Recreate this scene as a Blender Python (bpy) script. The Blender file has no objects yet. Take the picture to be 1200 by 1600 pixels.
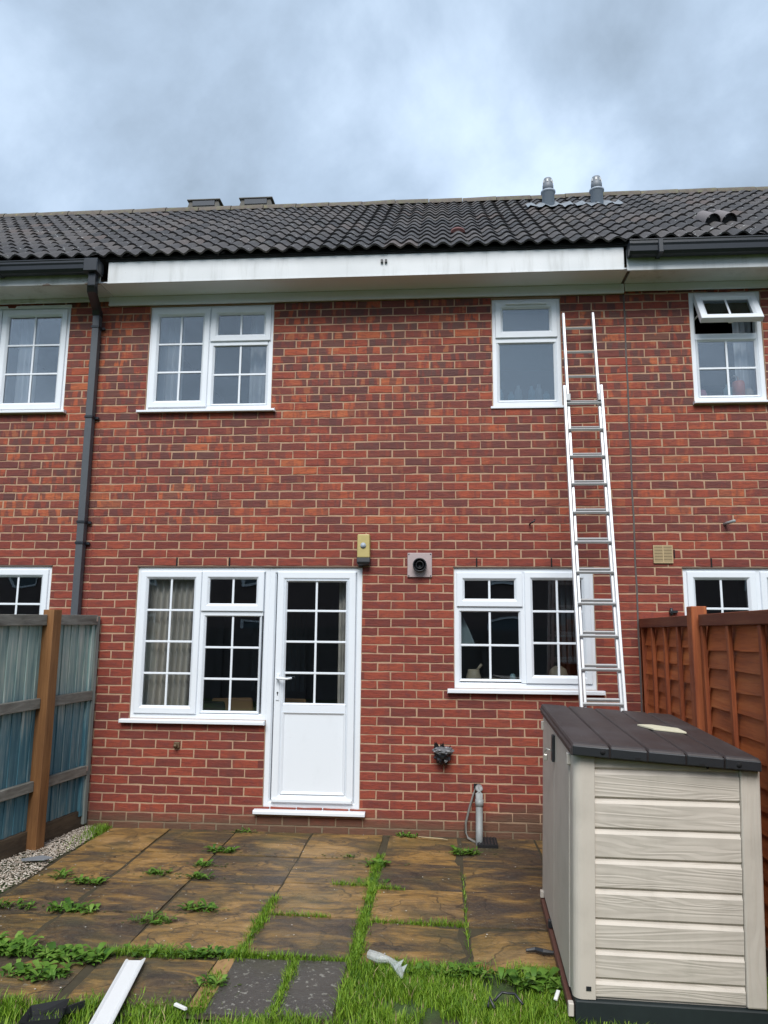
import bpy, math, random
import numpy as np
from mathutils import Matrix, Vector, noise as mnoise
random.seed(7)
rng = np.random.default_rng(7)
R = math.radians
sc = bpy.context.scene
col = sc.collection

# ------------------------------------------------------------------ camera
CAM = Vector((2.126, -6.526, 1.603))
YAW, PITCH, ROLL = R(4.438), R(9.158), R(0.526)
cy_, sy_, cp_, sp_ = math.cos(YAW), math.sin(YAW), math.cos(PITCH), math.sin(PITCH)
FW = Vector((-sy_*cp_, cy_*cp_, sp_)); RT0 = Vector((cy_, sy_, 0)); UP0 = RT0.cross(FW)
RT = RT0*math.cos(ROLL) + UP0*math.sin(ROLL); UP = -RT0*math.sin(ROLL) + UP0*math.cos(ROLL)
cam = bpy.data.cameras.new('camera'); co = bpy.data.objects.new('camera', cam); col.objects.link(co)
co.matrix_world = Matrix(((RT.x, UP.x, -FW.x, CAM.x), (RT.y, UP.y, -FW.y, CAM.y), (RT.z, UP.z, -FW.z, CAM.z), (0, 0, 0, 1)))
cam.sensor_width = 36; cam.lens = 1170/1600*36; cam.clip_start = 0.05; cam.clip_end = 2000
sc.camera = co

# ------------------------------------------------------------------ sky, sun, exposure
SUN_EL, SUN_AZ = R(47), R(182)        # overcast: a broad soft sun behind the camera, a little to the left
world = bpy.data.worlds.new('World'); sc.world = world; world.use_nodes = True
wt = world.node_tree; wt.nodes.clear()
def wn_(t, **k):
    n = wt.nodes.new(t)
    for a, b in k.items(): setattr(n, a, b)
    return n
def wmath(op, a, b=None, clamp=False):
    n = wn_('ShaderNodeMath', operation=op, use_clamp=clamp)
    for i, v in enumerate((a, b)):
        if v is None: continue
        if isinstance(v, (int, float)): n.inputs[i].default_value = v
        else: wt.links.new(v, n.inputs[i])
    return n.outputs[0]
out = wn_('ShaderNodeOutputWorld'); bg = wn_('ShaderNodeBackground'); bg.inputs[1].default_value = 0.1
sky = wn_('ShaderNodeTexSky', sky_type='NISHITA', sun_disc=False, sun_elevation=SUN_EL, sun_rotation=SUN_AZ)
tc = wn_('ShaderNodeTexCoord'); sp = wn_('ShaderNodeSeparateXYZ'); wt.links.new(tc.outputs['Generated'], sp.inputs[0])
den = wmath('ADD', wmath('MAXIMUM', sp.outputs[2], 0.0), 0.45)
cb = wn_('ShaderNodeCombineXYZ')
wt.links.new(wmath('DIVIDE', sp.outputs[0], den), cb.inputs[0]); wt.links.new(wmath('DIVIDE', sp.outputs[1], den), cb.inputs[1])
mp = wn_('ShaderNodeMapping'); mp.inputs['Rotation'].default_value = (0, 0, R(35)); mp.inputs['Scale'].default_value = (1.1, 0.95, 1); mp.inputs['Location'].default_value = (3.1, 1.7, 0)
wt.links.new(cb.outputs[0], mp.inputs[0])
n1 = wn_('ShaderNodeTexNoise'); n1.inputs['Scale'].default_value = 2.1; n1.inputs['Detail'].default_value = 8; n1.inputs['Roughness'].default_value = 0.56; n1.inputs['Distortion'].default_value = 0.25
wt.links.new(mp.outputs[0], n1.inputs['Vector'])
cr = wn_('ShaderNodeValToRGB')
e = cr.color_ramp.elements
e[0].position = 0.34; e[0].color = (0.225, 0.285, 0.355, 1)
e[1].position = 0.66; e[1].color = (0.53, 0.645, 0.79, 1)
m_ = cr.color_ramp.elements.new(0.50); m_.color = (0.345, 0.435, 0.55, 1)
wt.links.new(n1.outputs[0], cr.inputs[0])
vm = wn_('ShaderNodeVectorMath', operation='SCALE'); vm.inputs['Scale'].default_value = 6.3
wt.links.new(cr.outputs[0], vm.inputs[0])
mx = wn_('ShaderNodeMix', data_type='RGBA'); mx.inputs['Factor'].default_value = 0.93
wt.links.new(sky.outputs[0], mx.inputs['A']); wt.links.new(vm.outputs[0], mx.inputs['B'])
wt.links.new(mx.outputs['Result'], bg.inputs[0]); wt.links.new(bg.outputs[0], out.inputs[0])
sun = bpy.data.lights.new('sun', 'SUN'); sun.energy = 1.5; sun.angle = R(34); sun.color = (1.0, 0.97, 0.93)
so = bpy.data.objects.new('sun', sun); col.objects.link(so)
# the sky's sun_rotation turns clockwise from +Y
sd = Vector((math.sin(SUN_AZ)*math.cos(SUN_EL), math.cos(SUN_AZ)*math.cos(SUN_EL), math.sin(SUN_EL)))
so.rotation_euler = sd.to_track_quat('Z', 'Y').to_euler()
sc.view_settings.view_transform = 'Standard'; sc.view_settings.look = 'None'
sc.view_settings.gamma = 1; sc.view_settings.use_curve_mapping = False; sc.view_settings.exposure = 1.3
sc.cycles.max_bounces = 8; sc.cycles.transparent_max_bounces = 16; sc.cycles.caustics_reflective = False; sc.cycles.caustics_refractive = False
sc.cycles.sample_clamp_indirect = 4

# ------------------------------------------------------------------ node helper
class NT:
    def __init__(s, name):
        s.m = bpy.data.materials.new(name); s.m.use_nodes = True; s.t = s.m.node_tree
        s.b = s.t.nodes['Principled BSDF']; s.o = s.t.nodes['Material Output']
    def n(s, t, **k):
        x = s.t.nodes.new(t)
        for a, b in k.items(): setattr(x, a, b)
        return x
    def put(s, sock, v):
        if v is None: return
        if isinstance(v, bpy.types.NodeSocket): s.t.links.new(v, sock)
        elif isinstance(v, (tuple, list)) and sock.type == 'RGBA': sock.default_value = (*v[:3], 1)
        else: sock.default_value = v
    def math(s, op, a, b=None, c=None, clamp=False):
        x = s.n('ShaderNodeMath', operation=op, use_clamp=clamp)
        for i, v in enumerate((a, b, c)): s.put(x.inputs[i], v)
        return x.outputs[0]
    def mix(s, f, a, b, blend='MIX'):
        x = s.n('ShaderNodeMix', data_type='RGBA', blend_type=blend)
        s.put(x.inputs['Factor'], f); s.put(x.inputs['A'], a); s.put(x.inputs['B'], b); return x.outputs['Result']
    def pos(s): return s.n('ShaderNodeNewGeometry').outputs['Position']
    def obj(s): return s.n('ShaderNodeTexCoord').outputs['Object']
    def gen(s): return s.n('ShaderNodeTexCoord').outputs['Generated']
    def rnd(s): return s.n('ShaderNodeObjectInfo').outputs['Random']
    def isl(s): return s.n('ShaderNodeNewGeometry').outputs['Random Per Island']
    def xyz(s, v):
        x = s.n('ShaderNodeSeparateXYZ'); s.put(x.inputs[0], v); return x.outputs
    def comb(s, a, b, c=0.0):
        x = s.n('ShaderNodeCombineXYZ')
        for i, v in enumerate((a, b, c)): s.put(x.inputs[i], v)
        return x.outputs[0]
    def scale(s, v, sc_, loc=(0, 0, 0), rot=(0, 0, 0)):
        x = s.n('ShaderNodeMapping'); s.put(x.inputs[0], v); x.inputs['Scale'].default_value = sc_; x.inputs['Location'].default_value = loc; x.inputs['Rotation'].default_value = rot; return x.outputs[0]
    def add(s, a, b):
        x = s.n('ShaderNodeVectorMath', operation='ADD'); s.put(x.inputs[0], a); s.put(x.inputs[1], b); return x.outputs[0]
    def noise(s, v, scale=5, detail=4, rough=0.55, dist=0.0):
        x = s.n('ShaderNodeTexNoise'); s.put(x.inputs['Vector'], v)
        x.inputs['Scale'].default_value = scale; x.inputs['Detail'].default_value = detail; x.inputs['Roughness'].default_value = rough; x.inputs['Distortion'].default_value = dist
        return x.outputs[0]
    def voro(s, v, scale=5, feature='F1'):
        x = s.n('ShaderNodeTexVoronoi', feature=feature); s.put(x.inputs['Vector'], v); x.inputs['Scale'].default_value = scale; return x.outputs['Distance']
    def white(s, v):
        x = s.n('ShaderNodeTexWhiteNoise', noise_dimensions='3D'); s.put(x.inputs['Vector'], v); return x.outputs['Value']
    def ss(s, v, a, b):      # smooth step from 0 at a to 1 at b
        x = s.n('ShaderNodeMapRange', interpolation_type='SMOOTHSTEP'); s.put(x.inputs[0], v)
        x.inputs[1].default_value = a; x.inputs[2].default_value = b; return x.outputs[0]
    def ramp(s, f, stops):
        x = s.n('ShaderNodeValToRGB'); s.put(x.inputs[0], f); e = x.color_ramp.elements
        while len(e) < len(stops): e.new(0.5)
        for i, (p, c) in enumerate(stops): e[i].position = p; e[i].color = (*c, 1)
        return x.outputs[0]
    def bump(s, h, strength=0.5, dist=0.01, normal=None):
        x = s.n('ShaderNodeBump'); x.inputs['Strength'].default_value = strength; x.inputs['Distance'].default_value = dist
        s.put(x.inputs['Height'], h)
        if normal is not None: s.put(x.inputs['Normal'], normal)
        return x.outputs[0]
    def fin(s, color=None, rough=0.7, metal=0.0, normal=None, spec=None):
        s.put(s.b.inputs['Base Color'], color); s.put(s.b.inputs['Roughness'], rough); s.put(s.b.inputs['Metallic'], metal)
        if normal is not None: s.put(s.b.inputs['Normal'], normal)
        if spec is not None: s.put(s.b.inputs['Specular IOR Level'], spec)
        return s.m

def plain(name, c, rough=0.6, metal=0.0, var=0.12, sc_=30, bump=0.15, spec=None):
    t = NT(name); p = t.pos(); n = t.noise(p, sc_, 5, 0.6)
    d = tuple(max(0, x*(1-var*1.6)) for x in c); l = tuple(x*(1+var) for x in c)
    big = t.noise(p, sc_*0.12, 3)
    c_ = t.mix(t.math('ADD', t.math('MULTIPLY', n, 0.5), t.math('MULTIPLY', big, 0.5)), d, l)
    return t.fin(c_, rough, metal, t.bump(n, bump, 0.002), spec)

def mat_brick():
    t = NT('brick'); P = t.pos(); x, y, z = t.xyz(P)[:3]
    cz = t.math('FLOOR', t.math('DIVIDE', z, 0.075))
    even = t.math('SUBTRACT', 1.0, t.math('FLOORED_MODULO', cz, 2.0))
    xs = t.math('ADD', t.math('DIVIDE', x, 0.225), t.math('MULTIPLY', even, 0.5))
    cx = t.math('FLOOR', xs); u = t.math('FRACT', xs)
    idv = t.comb(cx, cz, 1.3)
    r1 = t.white(idv); r2 = t.white(t.comb(cx, cz, 7.7)); r3 = t.white(t.comb(cx, cz, 15.1))
    big = t.noise(t.scale(P, (0.55, 1, 0.9)), 1.0, 2)
    zone = t.math('MULTIPLY', t.ss(z, 2.35, 2.6), t.math('ADD', 0.45, t.math('MULTIPLY', t.ss(z, 3.2, 4.0), 0.55)))
    left = t.math('MULTIPLY', t.math('SUBTRACT', 1.0, t.ss(x, -0.3, 1.2)), t.ss(z, 2.35, 2.6))
    zone = t.math('MAXIMUM', zone, t.math('MULTIPLY', left, 0.85))
    zone = t.math('MULTIPLY', zone, t.ss(big, 0.22, 0.42))
    # face colours: plain red low down, mixed multi-stock above
    low = t.ramp(r1, [(0, (0.160, 0.032, 0.023)), (0.45, (0.222, 0.040, 0.024)), (0.8, (0.268, 0.048, 0.026)), (1, (0.31, 0.062, 0.030))])
    high = t.ramp(r1, [(0, (0.145, 0.040, 0.033)), (0.3, (0.22, 0.046, 0.030)), (0.65, (0.30, 0.058, 0.030)), (0.9, (0.40, 0.085, 0.034)), (1, (0.47, 0.13, 0.045))])
    up = t.ss(z, 2.4, 2.75)
    c = t.mix(t.math('MULTIPLY', up, 0.85), low, high)
    # brindled bands along each brick
    band = t.noise(t.comb(t.math('ADD', t.math('MULTIPLY', u, 2.3), t.math('MULTIPLY', r2, 90.0)), t.math('MULTIPLY', z, 2.0), r3), 1.35, 2, 0.5)
    dark = t.math('MULTIPLY', t.ss(band, 0.46, 0.52), t.math('MULTIPLY', zone, t.ss(r2, 0.10, 0.45)))
    c = t.mix(t.math('MULTIPLY', dark, 0.80), c, t.mix(r3, (0.075, 0.034, 0.034), (0.10, 0.055, 0.045)))
    tan = t.math('MULTIPLY', t.ss(band, 0.43, 0.37), t.math('MULTIPLY', zone, t.ss(r3, 0.45, 0.7)))
    c = t.mix(t.math('MULTIPLY', tan, 0.55), c, (0.46, 0.155, 0.060))
    # creases, grain and burnt specks
    off = t.comb(t.math('MULTIPLY', r1, 31.0), 0.0, t.math('MULTIPLY', r3, 17.0))
    cre = t.noise(t.scale(t.add(P, off), (10, 24, 48)), 1.0, 4, 0.6, 0.6)
    fine = t.noise(P, 190, 3, 0.6)
    c = t.mix(t.math('MULTIPLY', t.ss(cre, 0.40, 0.68), 0.65), c, t.mix(0.6, c, (0.07, 0.022, 0.022)))
    c = t.mix(t.math('MULTIPLY', t.ss(fine, 0.55, 0.75), 0.32), c, (0.40, 0.17, 0.12))
    blotch = t.noise(P, 16.0, 5, 0.68)
    c = t.mix(t.math('MULTIPLY', t.ss(blotch, 0.48, 0.68), 0.42), c, (0.12, 0.035, 0.038))
    white = t.math('MULTIPLY', t.ss(t.noise(P, 24, 4, 0.7), 0.69, 0.78), 0.4)
    c = t.mix(white, c, (0.46, 0.34, 0.28))
    run = t.noise(t.scale(P, (5.0, 1, 0.55)), 1.0, 4, 0.6)
    c = t.mix(t.math('MULTIPLY', t.ss(run, 0.52, 0.74), 0.35), c, (0.095, 0.034, 0.030))
    # damp algae on the lowest courses, thicker at the right
    dn = t.noise(t.scale(P, (2.2, 1, 5)), 1.0, 4)
    hgt = t.math('SUBTRACT', t.math('ADD', -0.01, t.math('MULTIPLY', dn, 0.17)), z)
    hgt = t.math('ADD', hgt, t.math('MULTIPLY', t.ss(x, 2.25, 2.7), 0.11))
    c = t.mix(t.math('MULTIPLY', t.ss(hgt, -0.08, 0.09), 0.68), c, (0.095, 0.072, 0.042))
    h = t.math('ADD', t.math('MULTIPLY', cre, 0.8), t.math('MULTIPLY', fine, 0.3))
    return t.fin(c, 0.82, 0, t.bump(h, 0.9, 0.007))
def mat_mortar():
    t = NT('mortar'); P = t.pos(); x, y, z = t.xyz(P)[:3]
    n = t.noise(P, 55, 5, 0.65); b = t.noise(P, 3.0, 3)
    c = t.mix(n, (0.33, 0.205, 0.13), (0.53, 0.35, 0.235))
    c = t.mix(t.math('MULTIPLY', t.ss(b, 0.45, 0.75), 0.7), c, (0.30, 0.19, 0.13))
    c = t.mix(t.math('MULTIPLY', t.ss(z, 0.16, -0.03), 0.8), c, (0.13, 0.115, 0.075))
    return t.fin(c, 0.95, 0, t.bump(n, 0.6, 0.004))
def mat_upvc(name='upvc', c=(0.76, 0.80, 0.845)):
    t = NT(name); P = t.pos(); n = t.noise(t.scale(P, (3, 3, 1.4)), 2.0, 5, 0.6); g = t.noise(P, 40, 4, 0.7)
    k = t.mix(t.math('MULTIPLY', t.ss(n, 0.5, 0.8), 0.35), c, tuple(q*0.86 for q in c))
    k = t.mix(t.math('MULTIPLY', t.ss(g, 0.60, 0.8), 0.22), k, (0.5, 0.5, 0.47))
    return t.fin(k, 0.36, 0, t.bump(g, 0.05, 0.001))
def mat_paintwork():
    t = NT('painted_timber'); P = t.pos(); x, y, z = t.xyz(P)[:3]
    st = t.noise(t.scale(P, (9, 9, 1.2)), 1.0, 5, 0.65); sp_ = t.noise(P, 90, 3, 0.7); big = t.noise(P, 1.3, 3)
    c = t.mix(t.ss(big, 0.35, 0.7), (0.72, 0.74, 0.755), (0.60, 0.625, 0.64))
    c = t.mix(t.math('MULTIPLY', t.ss(st, 0.48, 0.75), 0.45), c, (0.36, 0.37, 0.35))
    c = t.mix(t.math('MULTIPLY', t.ss(sp_, 0.66, 0.76), 0.5), c, (0.2, 0.19, 0.17))
    return t.fin(c, 0.55, 0, t.bump(sp_, 0.1, 0.001))
def mat_peeling():
    t = NT('peeling_paint'); P = t.pos(); x, y, z = t.xyz(P)[:3]
    n = t.noise(t.scale(P, (4, 4, 14)), 1.0, 6, 0.6); st = t.noise(t.scale(P, (9, 9, 1.2)), 1.0, 5)
    c = t.mix(t.ss(st, 0.4, 0.8), (0.62, 0.63, 0.63), (0.42, 0.43, 0.41))
    pe = t.math('MULTIPLY', t.ss(n, 0.55, 0.57), t.ss(z, 4.80, 4.74))
    c = t.mix(pe, c, (0.30, 0.23, 0.19))
    return t.fin(c, 0.7, 0, t.bump(pe, -0.5, 0.003))
def mat_glass(name, tint, refl, frost=False):
    t = NT(name)
    gl = t.n('ShaderNodeBsdfGlossy'); gl.inputs['Roughness'].default_value = 0.05 if frost else 0.0; gl.inputs['Color'].default_value = (0.92, 0.97, 1.0, 1)
    if frost:
        gl.inputs['Roughness'].default_value = 0.12
        tr0 = t.n('ShaderNodeBsdfTransparent'); tr0.inputs['Color'].default_value = (*tint, 1)
        tl = t.n('ShaderNodeBsdfTranslucent'); tl.inputs['Color'].default_value = (0.55, 0.62, 0.68, 1)
        df = t.n('ShaderNodeBsdfDiffuse'); df.inputs['Color'].default_value = (0.20, 0.26, 0.32, 1)
        a = t.n('ShaderNodeMixShader'); a.inputs[0].default_value = 0.22
        t.t.links.new(tr0.outputs[0], a.inputs[1]); t.t.links.new(df.outputs[0], a.inputs[2])
        tr = a
    else:
        tr = t.n('ShaderNodeBsdfTransparent'); tr.inputs['Color'].default_value = (*tint, 1)
        w = t.noise(t.scale(t.pos(), (2.2, 2.2, 1.6)), 1.0, 1)
        t.t.links.new(t.bump(w, 0.12, 0.02), gl.inputs['Normal'])
    fr = t.n('ShaderNodeFresnel'); fr.inputs['IOR'].default_value = 1.5
    f = t.math('ADD', t.math('MULTIPLY', fr.outputs[0], 1.0), refl, clamp=True)
    mx = t.n('ShaderNodeMixShader'); t.put(mx.inputs[0], f)
    t.t.links.new(tr.outputs[0], mx.inputs[1]); t.t.links.new(gl.outputs[0], mx.inputs[2]); t.t.links.new(mx.outputs[0], t.o.inputs[0])
    return t.m
def mat_tile():
    t = NT('roof_tile'); P = t.pos(); r = t.rnd(); n = t.noise(P, 60, 5, 0.7); m = t.noise(P, 9, 5, 0.65)
    c = t.ramp(r, [(0, (0.040, 0.040, 0.044)), (0.5, (0.066, 0.062, 0.064)), (0.9, (0.095, 0.085, 0.082)), (1, (0.10, 0.078, 0.072))])
    c = t.mix(t.math('MULTIPLY', t.ss(n, 0.45, 0.75), 0.5), c, (0.115, 0.108, 0.10))
    c = t.mix(t.math('MULTIPLY', t.ss(m, 0.55, 0.75), 0.55), c, (0.065, 0.070, 0.048))
    sp = t.math('MULTIPLY', t.ss(t.noise(P, 26, 2, 0.5), 0.69, 0.73), 0.8)
    c = t.mix(sp, c, (0.42, 0.44, 0.43))
    return t.fin(c, 0.85, 0, t.bump(n, 0.5, 0.004))
def mat_ridge():
    t = NT('ridge_tile'); P = t.pos(); n = t.noise(P, 14, 5, 0.7); r = t.rnd()
    c = t.ramp(n, [(0.3, (0.075, 0.065, 0.055)), (0.5, (0.12, 0.10, 0.08)), (0.62, (0.13, 0.135, 0.08)), (0.75, (0.32, 0.20, 0.08))])
    c = t.mix(t.math('MULTIPLY', r, 0.35), c, (0.2, 0.17, 0.15))
    return t.fin(c, 0.9, 0, t.bump(n, 0.6, 0.01))
def mat_wood(name, stops, axis, streak=26, rough=0.75, randmix=0.0, base2=None, zc=None):
    t = NT(name); P = t.add(t.pos(), t.comb(t.math('MULTIPLY', t.rnd(), 37.0), t.math('MULTIPLY', t.rnd(), 11.0), t.math('MULTIPLY', t.rnd(), 5.0)))
    s_ = [streak]*3; s_[axis] = streak*0.06
    g = t.noise(t.scale(P, tuple(s_)), 1.0, 6, 0.62, 0.8); g2 = t.noise(t.scale(P, tuple(q*5 for q in s_)), 1.0, 3, 0.6); b = t.noise(P, 2.2, 3)
    f = t.math('ADD', t.math('MULTIPLY', g, 0.7), t.math('MULTIPLY', b, 0.3))
    c = t.ramp(f, stops)
    if base2:
        z = t.xyz(t.pos())[2]; bl = t.math('MULTIPLY', t.ss(t.math('ADD', z, t.math('MULTIPLY', g, 0.5)), zc[0], zc[1]), 1.0)
        c = t.mix(bl, c, t.ramp(f, base2))
    if randmix: c = t.mix(t.math('MULTIPLY', t.rnd(), randmix), c, t.mix(0.6, c, (0.05, 0.03, 0.02)))
    c = t.mix(t.math('MULTIPLY', t.ss(g2, 0.55, 0.8), 0.35), c, t.mix(0.7, c, (0.02, 0.015, 0.012)))
    kn = t.voro(t.scale(P, tuple(q*0.12 for q in s_)), 1.0); c = t.mix(t.math('MULTIPLY', t.ss(kn, 0.10, 0.03), 0.6), c, t.mix(0.7, c, (0.03, 0.015, 0.008)))
    return t.fin(c, rough, 0, t.bump(t.math('ADD', g, g2), 0.45, 0.004))
def mat_shed(name, vertical=False, grain=True):
    t = NT(name); O = t.add(t.obj(), t.comb(t.math('MULTIPLY', t.rnd(), 9.0), 0.0, t.math('MULTIPLY', t.rnd(), 23.0)))
    k = (1.1, 1.0, 13.0) if not vertical else (14.0, 14.0, 1.3)
    w = t.noise(t.scale(O, tuple(q*0.55 for q in k)), 1.0, 2, 0.5, 0.9)
    rings = t.math('PINGPONG', t.math('MULTIPLY', w, 12.0), 0.5)
    fineg = t.noise(t.scale(O, tuple(q*4 for q in k)), 1.0, 3, 0.6)
    h = t.math('ADD', t.math('MULTIPLY', rings, 1.5), t.math('MULTIPLY', fineg, 0.35))
    d = t.noise(t.pos(), 6, 4, 0.6)
    c = t.mix(t.ss(d, 0.4, 0.75), (0.56, 0.51, 0.445), (0.50, 0.455, 0.395))
    if grain:
        c = t.mix(t.math('MULTIPLY', t.ss(rings, 0.16, 0.0), 0.14), c, (0.36, 0.325, 0.28))
    dirt = t.noise(t.scale(t.pos(), (7, 7, 1.2)), 1.0, 5, 0.65)
    c = t.mix(t.math('MULTIPLY', t.ss(dirt, 0.52, 0.8), 0.4), c, (0.38, 0.36, 0.30))
    return t.fin(c, 0.55, 0, t.bump(h, 0.40 if grain else 0.12, 0.004))
def mat_lid():
    t = NT('shed_lid_plastic'); O = t.obj(); g = t.noise(t.scale(O, (30, 2.2, 30)), 1.0, 5, 0.65, 0.6); b = t.noise(O, 4, 4, 0.6); f = t.noise(O, 120, 2)
    c = t.mix(g, (0.026, 0.020, 0.020), (0.054, 0.041, 0.039)); c = t.mix(t.math('MULTIPLY', t.ss(b, 0.45, 0.7), 0.5), c, (0.075, 0.066, 0.068))
    c = t.mix(t.math('MULTIPLY', t.ss(t.noise(O, 55, 2), 0.73, 0.77), 0.7), c, (0.35, 0.34, 0.33))
    return t.fin(c, t.math('ADD', 0.42, t.math('MULTIPLY', b, 0.35)), 0, t.bump(t.math('ADD', g, f), 0.3, 0.002))
def mat_slab(name, grey=False):
    t = NT(name); P = t.pos(); r = t.rnd(); off = t.comb(t.math('MULTIPLY', r, 40.0), t.math('MULTIPLY', r, 23.0), 0.0); Q = t.add(P, off)
    s = t.noise(t.scale(Q, (1.1, 3.2, 1)), 2.3, 6, 0.62, 0.9); f = t.noise(Q, 45, 5, 0.7); m = t.noise(Q, 3.3, 5, 0.6, 0.5)
    if grey:
        c = t.mix(m, (0.040, 0.037, 0.034), (0.10, 0.088, 0.075))
        li = t.math('MULTIPLY', t.ss(t.noise(Q, 36, 3, 0.6), 0.61, 0.66), 0.7); c = t.mix(li, c, (0.30, 0.29, 0.25))
        c = t.mix(t.math('MULTIPLY', t.ss(f, 0.55, 0.75), 0.4), c, (0.17, 0.15, 0.12))
    else:
        tone = t.math('ADD', t.math('ADD', s, t.math('SUBTRACT', t.math('MULTIPLY', t.noise(t.scale(Q, (5, 26, 1)), 1.0, 5, 0.7, 0.5), 0.34), 0.145)), t.math('MULTIPLY', t.math('SUBTRACT', r, 0.5), 0.22))
        tone = t.math('ADD', t.math('MULTIPLY', t.math('SUBTRACT', tone, 0.49), 1.45), 0.49)
        c = t.ramp(tone, [(0.26, (0.048, 0.037, 0.028)), (0.40, (0.088, 0.058, 0.032)), (0.52, (0.165, 0.102, 0.040)), (0.63, (0.27, 0.155, 0.045)), (0.85, (0.38, 0.23, 0.09))])
        c = t.mix(t.math('MULTIPLY', t.ss(m, 0.48, 0.68), 0.7), c, (0.052, 0.042, 0.036))
        c = t.mix(t.math('MULTIPLY', t.ss(f, 0.48, 0.72), 0.5), c, (0.17, 0.125, 0.07))
        c = t.mix(t.math('MULTIPLY', t.ss(t.noise(Q, 9, 6, 0.72), 0.50, 0.66), 0.55), c, (0.045, 0.034, 0.025))
        wq = t.add(Q, t.scale(t.comb(t.noise(Q, 3, 3), t.noise(t.add(Q, (5.0, 3.0, 0.0)), 3, 3), 0.0), (0.5, 0.5, 0)))
        ck = t.voro(t.scale(wq, (1.3, 3.4, 1)), 1.6, 'DISTANCE_TO_EDGE')
        c = t.mix(t.math('MULTIPLY', t.ss(ck, 0.022, 0.004), t.math('MULTIPLY', t.ss(m, 0.38, 0.55), 0.75)), c, (0.022, 0.018, 0.015))
        c = t.mix(t.math('MULTIPLY', t.ss(t.noise(Q, 130, 3, 0.7), 0.56, 0.72), 0.4), c, (0.20, 0.165, 0.115))
        li = t.math('MULTIPLY', t.ss(t.noise(Q, 13, 4, 0.6), 0.68, 0.73), 0.5); c = t.mix(li, c, (0.26, 0.24, 0.19))
    al = t.noise(P, 1.7, 4, 0.6); c = t.mix(t.math('MULTIPLY', t.ss(al, 0.45, 0.7), 0.45), c, (0.075, 0.072, 0.030))
    h = t.math('ADD', t.math('MULTIPLY', s, 1.4), t.math('MULTIPLY', f, 0.4))
    return t.fin(c, t.math('ADD', 0.22, t.math('MULTIPLY', m, 0.6)), 0, t.bump(h, 0.8, 0.016))
def mat_leaf(name, stops, var=1.0):
    t = NT(name); P = t.pos(); i = t.isl(); n = t.noise(P, 2.6, 3)
    f = t.math('ADD', t.math('MULTIPLY', i, 0.6), t.math('MULTIPLY', n, 0.4))
    c = t.ramp(f, stops)
    tr = t.n('ShaderNodeBsdfTranslucent'); t.put(tr.inputs[0], t.mix(0.3, c, (0.2, 0.3, 0.02)))
    t.fin(c, 0.55, 0, None, 0.35); mx = t.n('ShaderNodeMixShader'); mx.inputs[0].default_value = 0.25
    t.t.links.new(t.b.outputs[0], mx.inputs[1]); t.t.links.new(tr.outputs[0], mx.inputs[2]); t.t.links.new(mx.outputs[0], t.o.inputs[0])
    return t.m
def mat_gravel():
    t = NT('gravel'); i = t.isl(); c = t.ramp(i, [(0, (0.19, 0.145, 0.11)), (0.25, (0.36, 0.295, 0.235)), (0.6, (0.53, 0.455, 0.375)), (1, (0.72, 0.66, 0.58))])
    return t.fin(c, 0.8, 0, t.bump(t.noise(t.pos(), 200, 3), 0.3, 0.002))
def mat_soil():
    t = NT('soil'); P = t.pos(); n = t.noise(P, 22, 6, 0.7); b = t.noise(P, 2, 3)
    c = t.ramp(n, [(0.3, (0.022, 0.018, 0.012)), (0.55, (0.055, 0.046, 0.026)), (0.75, (0.11, 0.092, 0.05))]); c = t.mix(t.ss(b, 0.3, 0.6), c, (0.045, 0.085, 0.018))  # green patches: grassy ground plus green light off the blades, put into the colour
    return t.fin(c, 0.95, 0, t.bump(n, 0.8, 0.02))
def mat_cloth(name, c1, c2):
    t = NT(name); n = t.noise(t.pos(), 240, 2); b = t.noise(t.pos(), 6, 3)
    t.fin(t.mix(t.math('ADD', t.math('MULTIPLY', n, 0.5), t.math('MULTIPLY', b, 0.5)), c1, c2), 0.9, 0, t.bump(n, 0.2, 0.001)); return t.m
def mat_alu():
    t = NT('aluminium'); P = t.pos(); n = t.noise(t.scale(P, (60, 60, 2)), 1.0, 4); g = t.noise(P, 30, 4, 0.7)
    c = t.mix(n, (0.60, 0.615, 0.63), (0.74, 0.75, 0.76)); c = t.mix(t.math('MULTIPLY', t.ss(g, 0.62, 0.78), 0.3), c, (0.42, 0.41, 0.39))
    return t.fin(c, 0.42, 0.35, t.bump(n, 0.05, 0.001))

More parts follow.
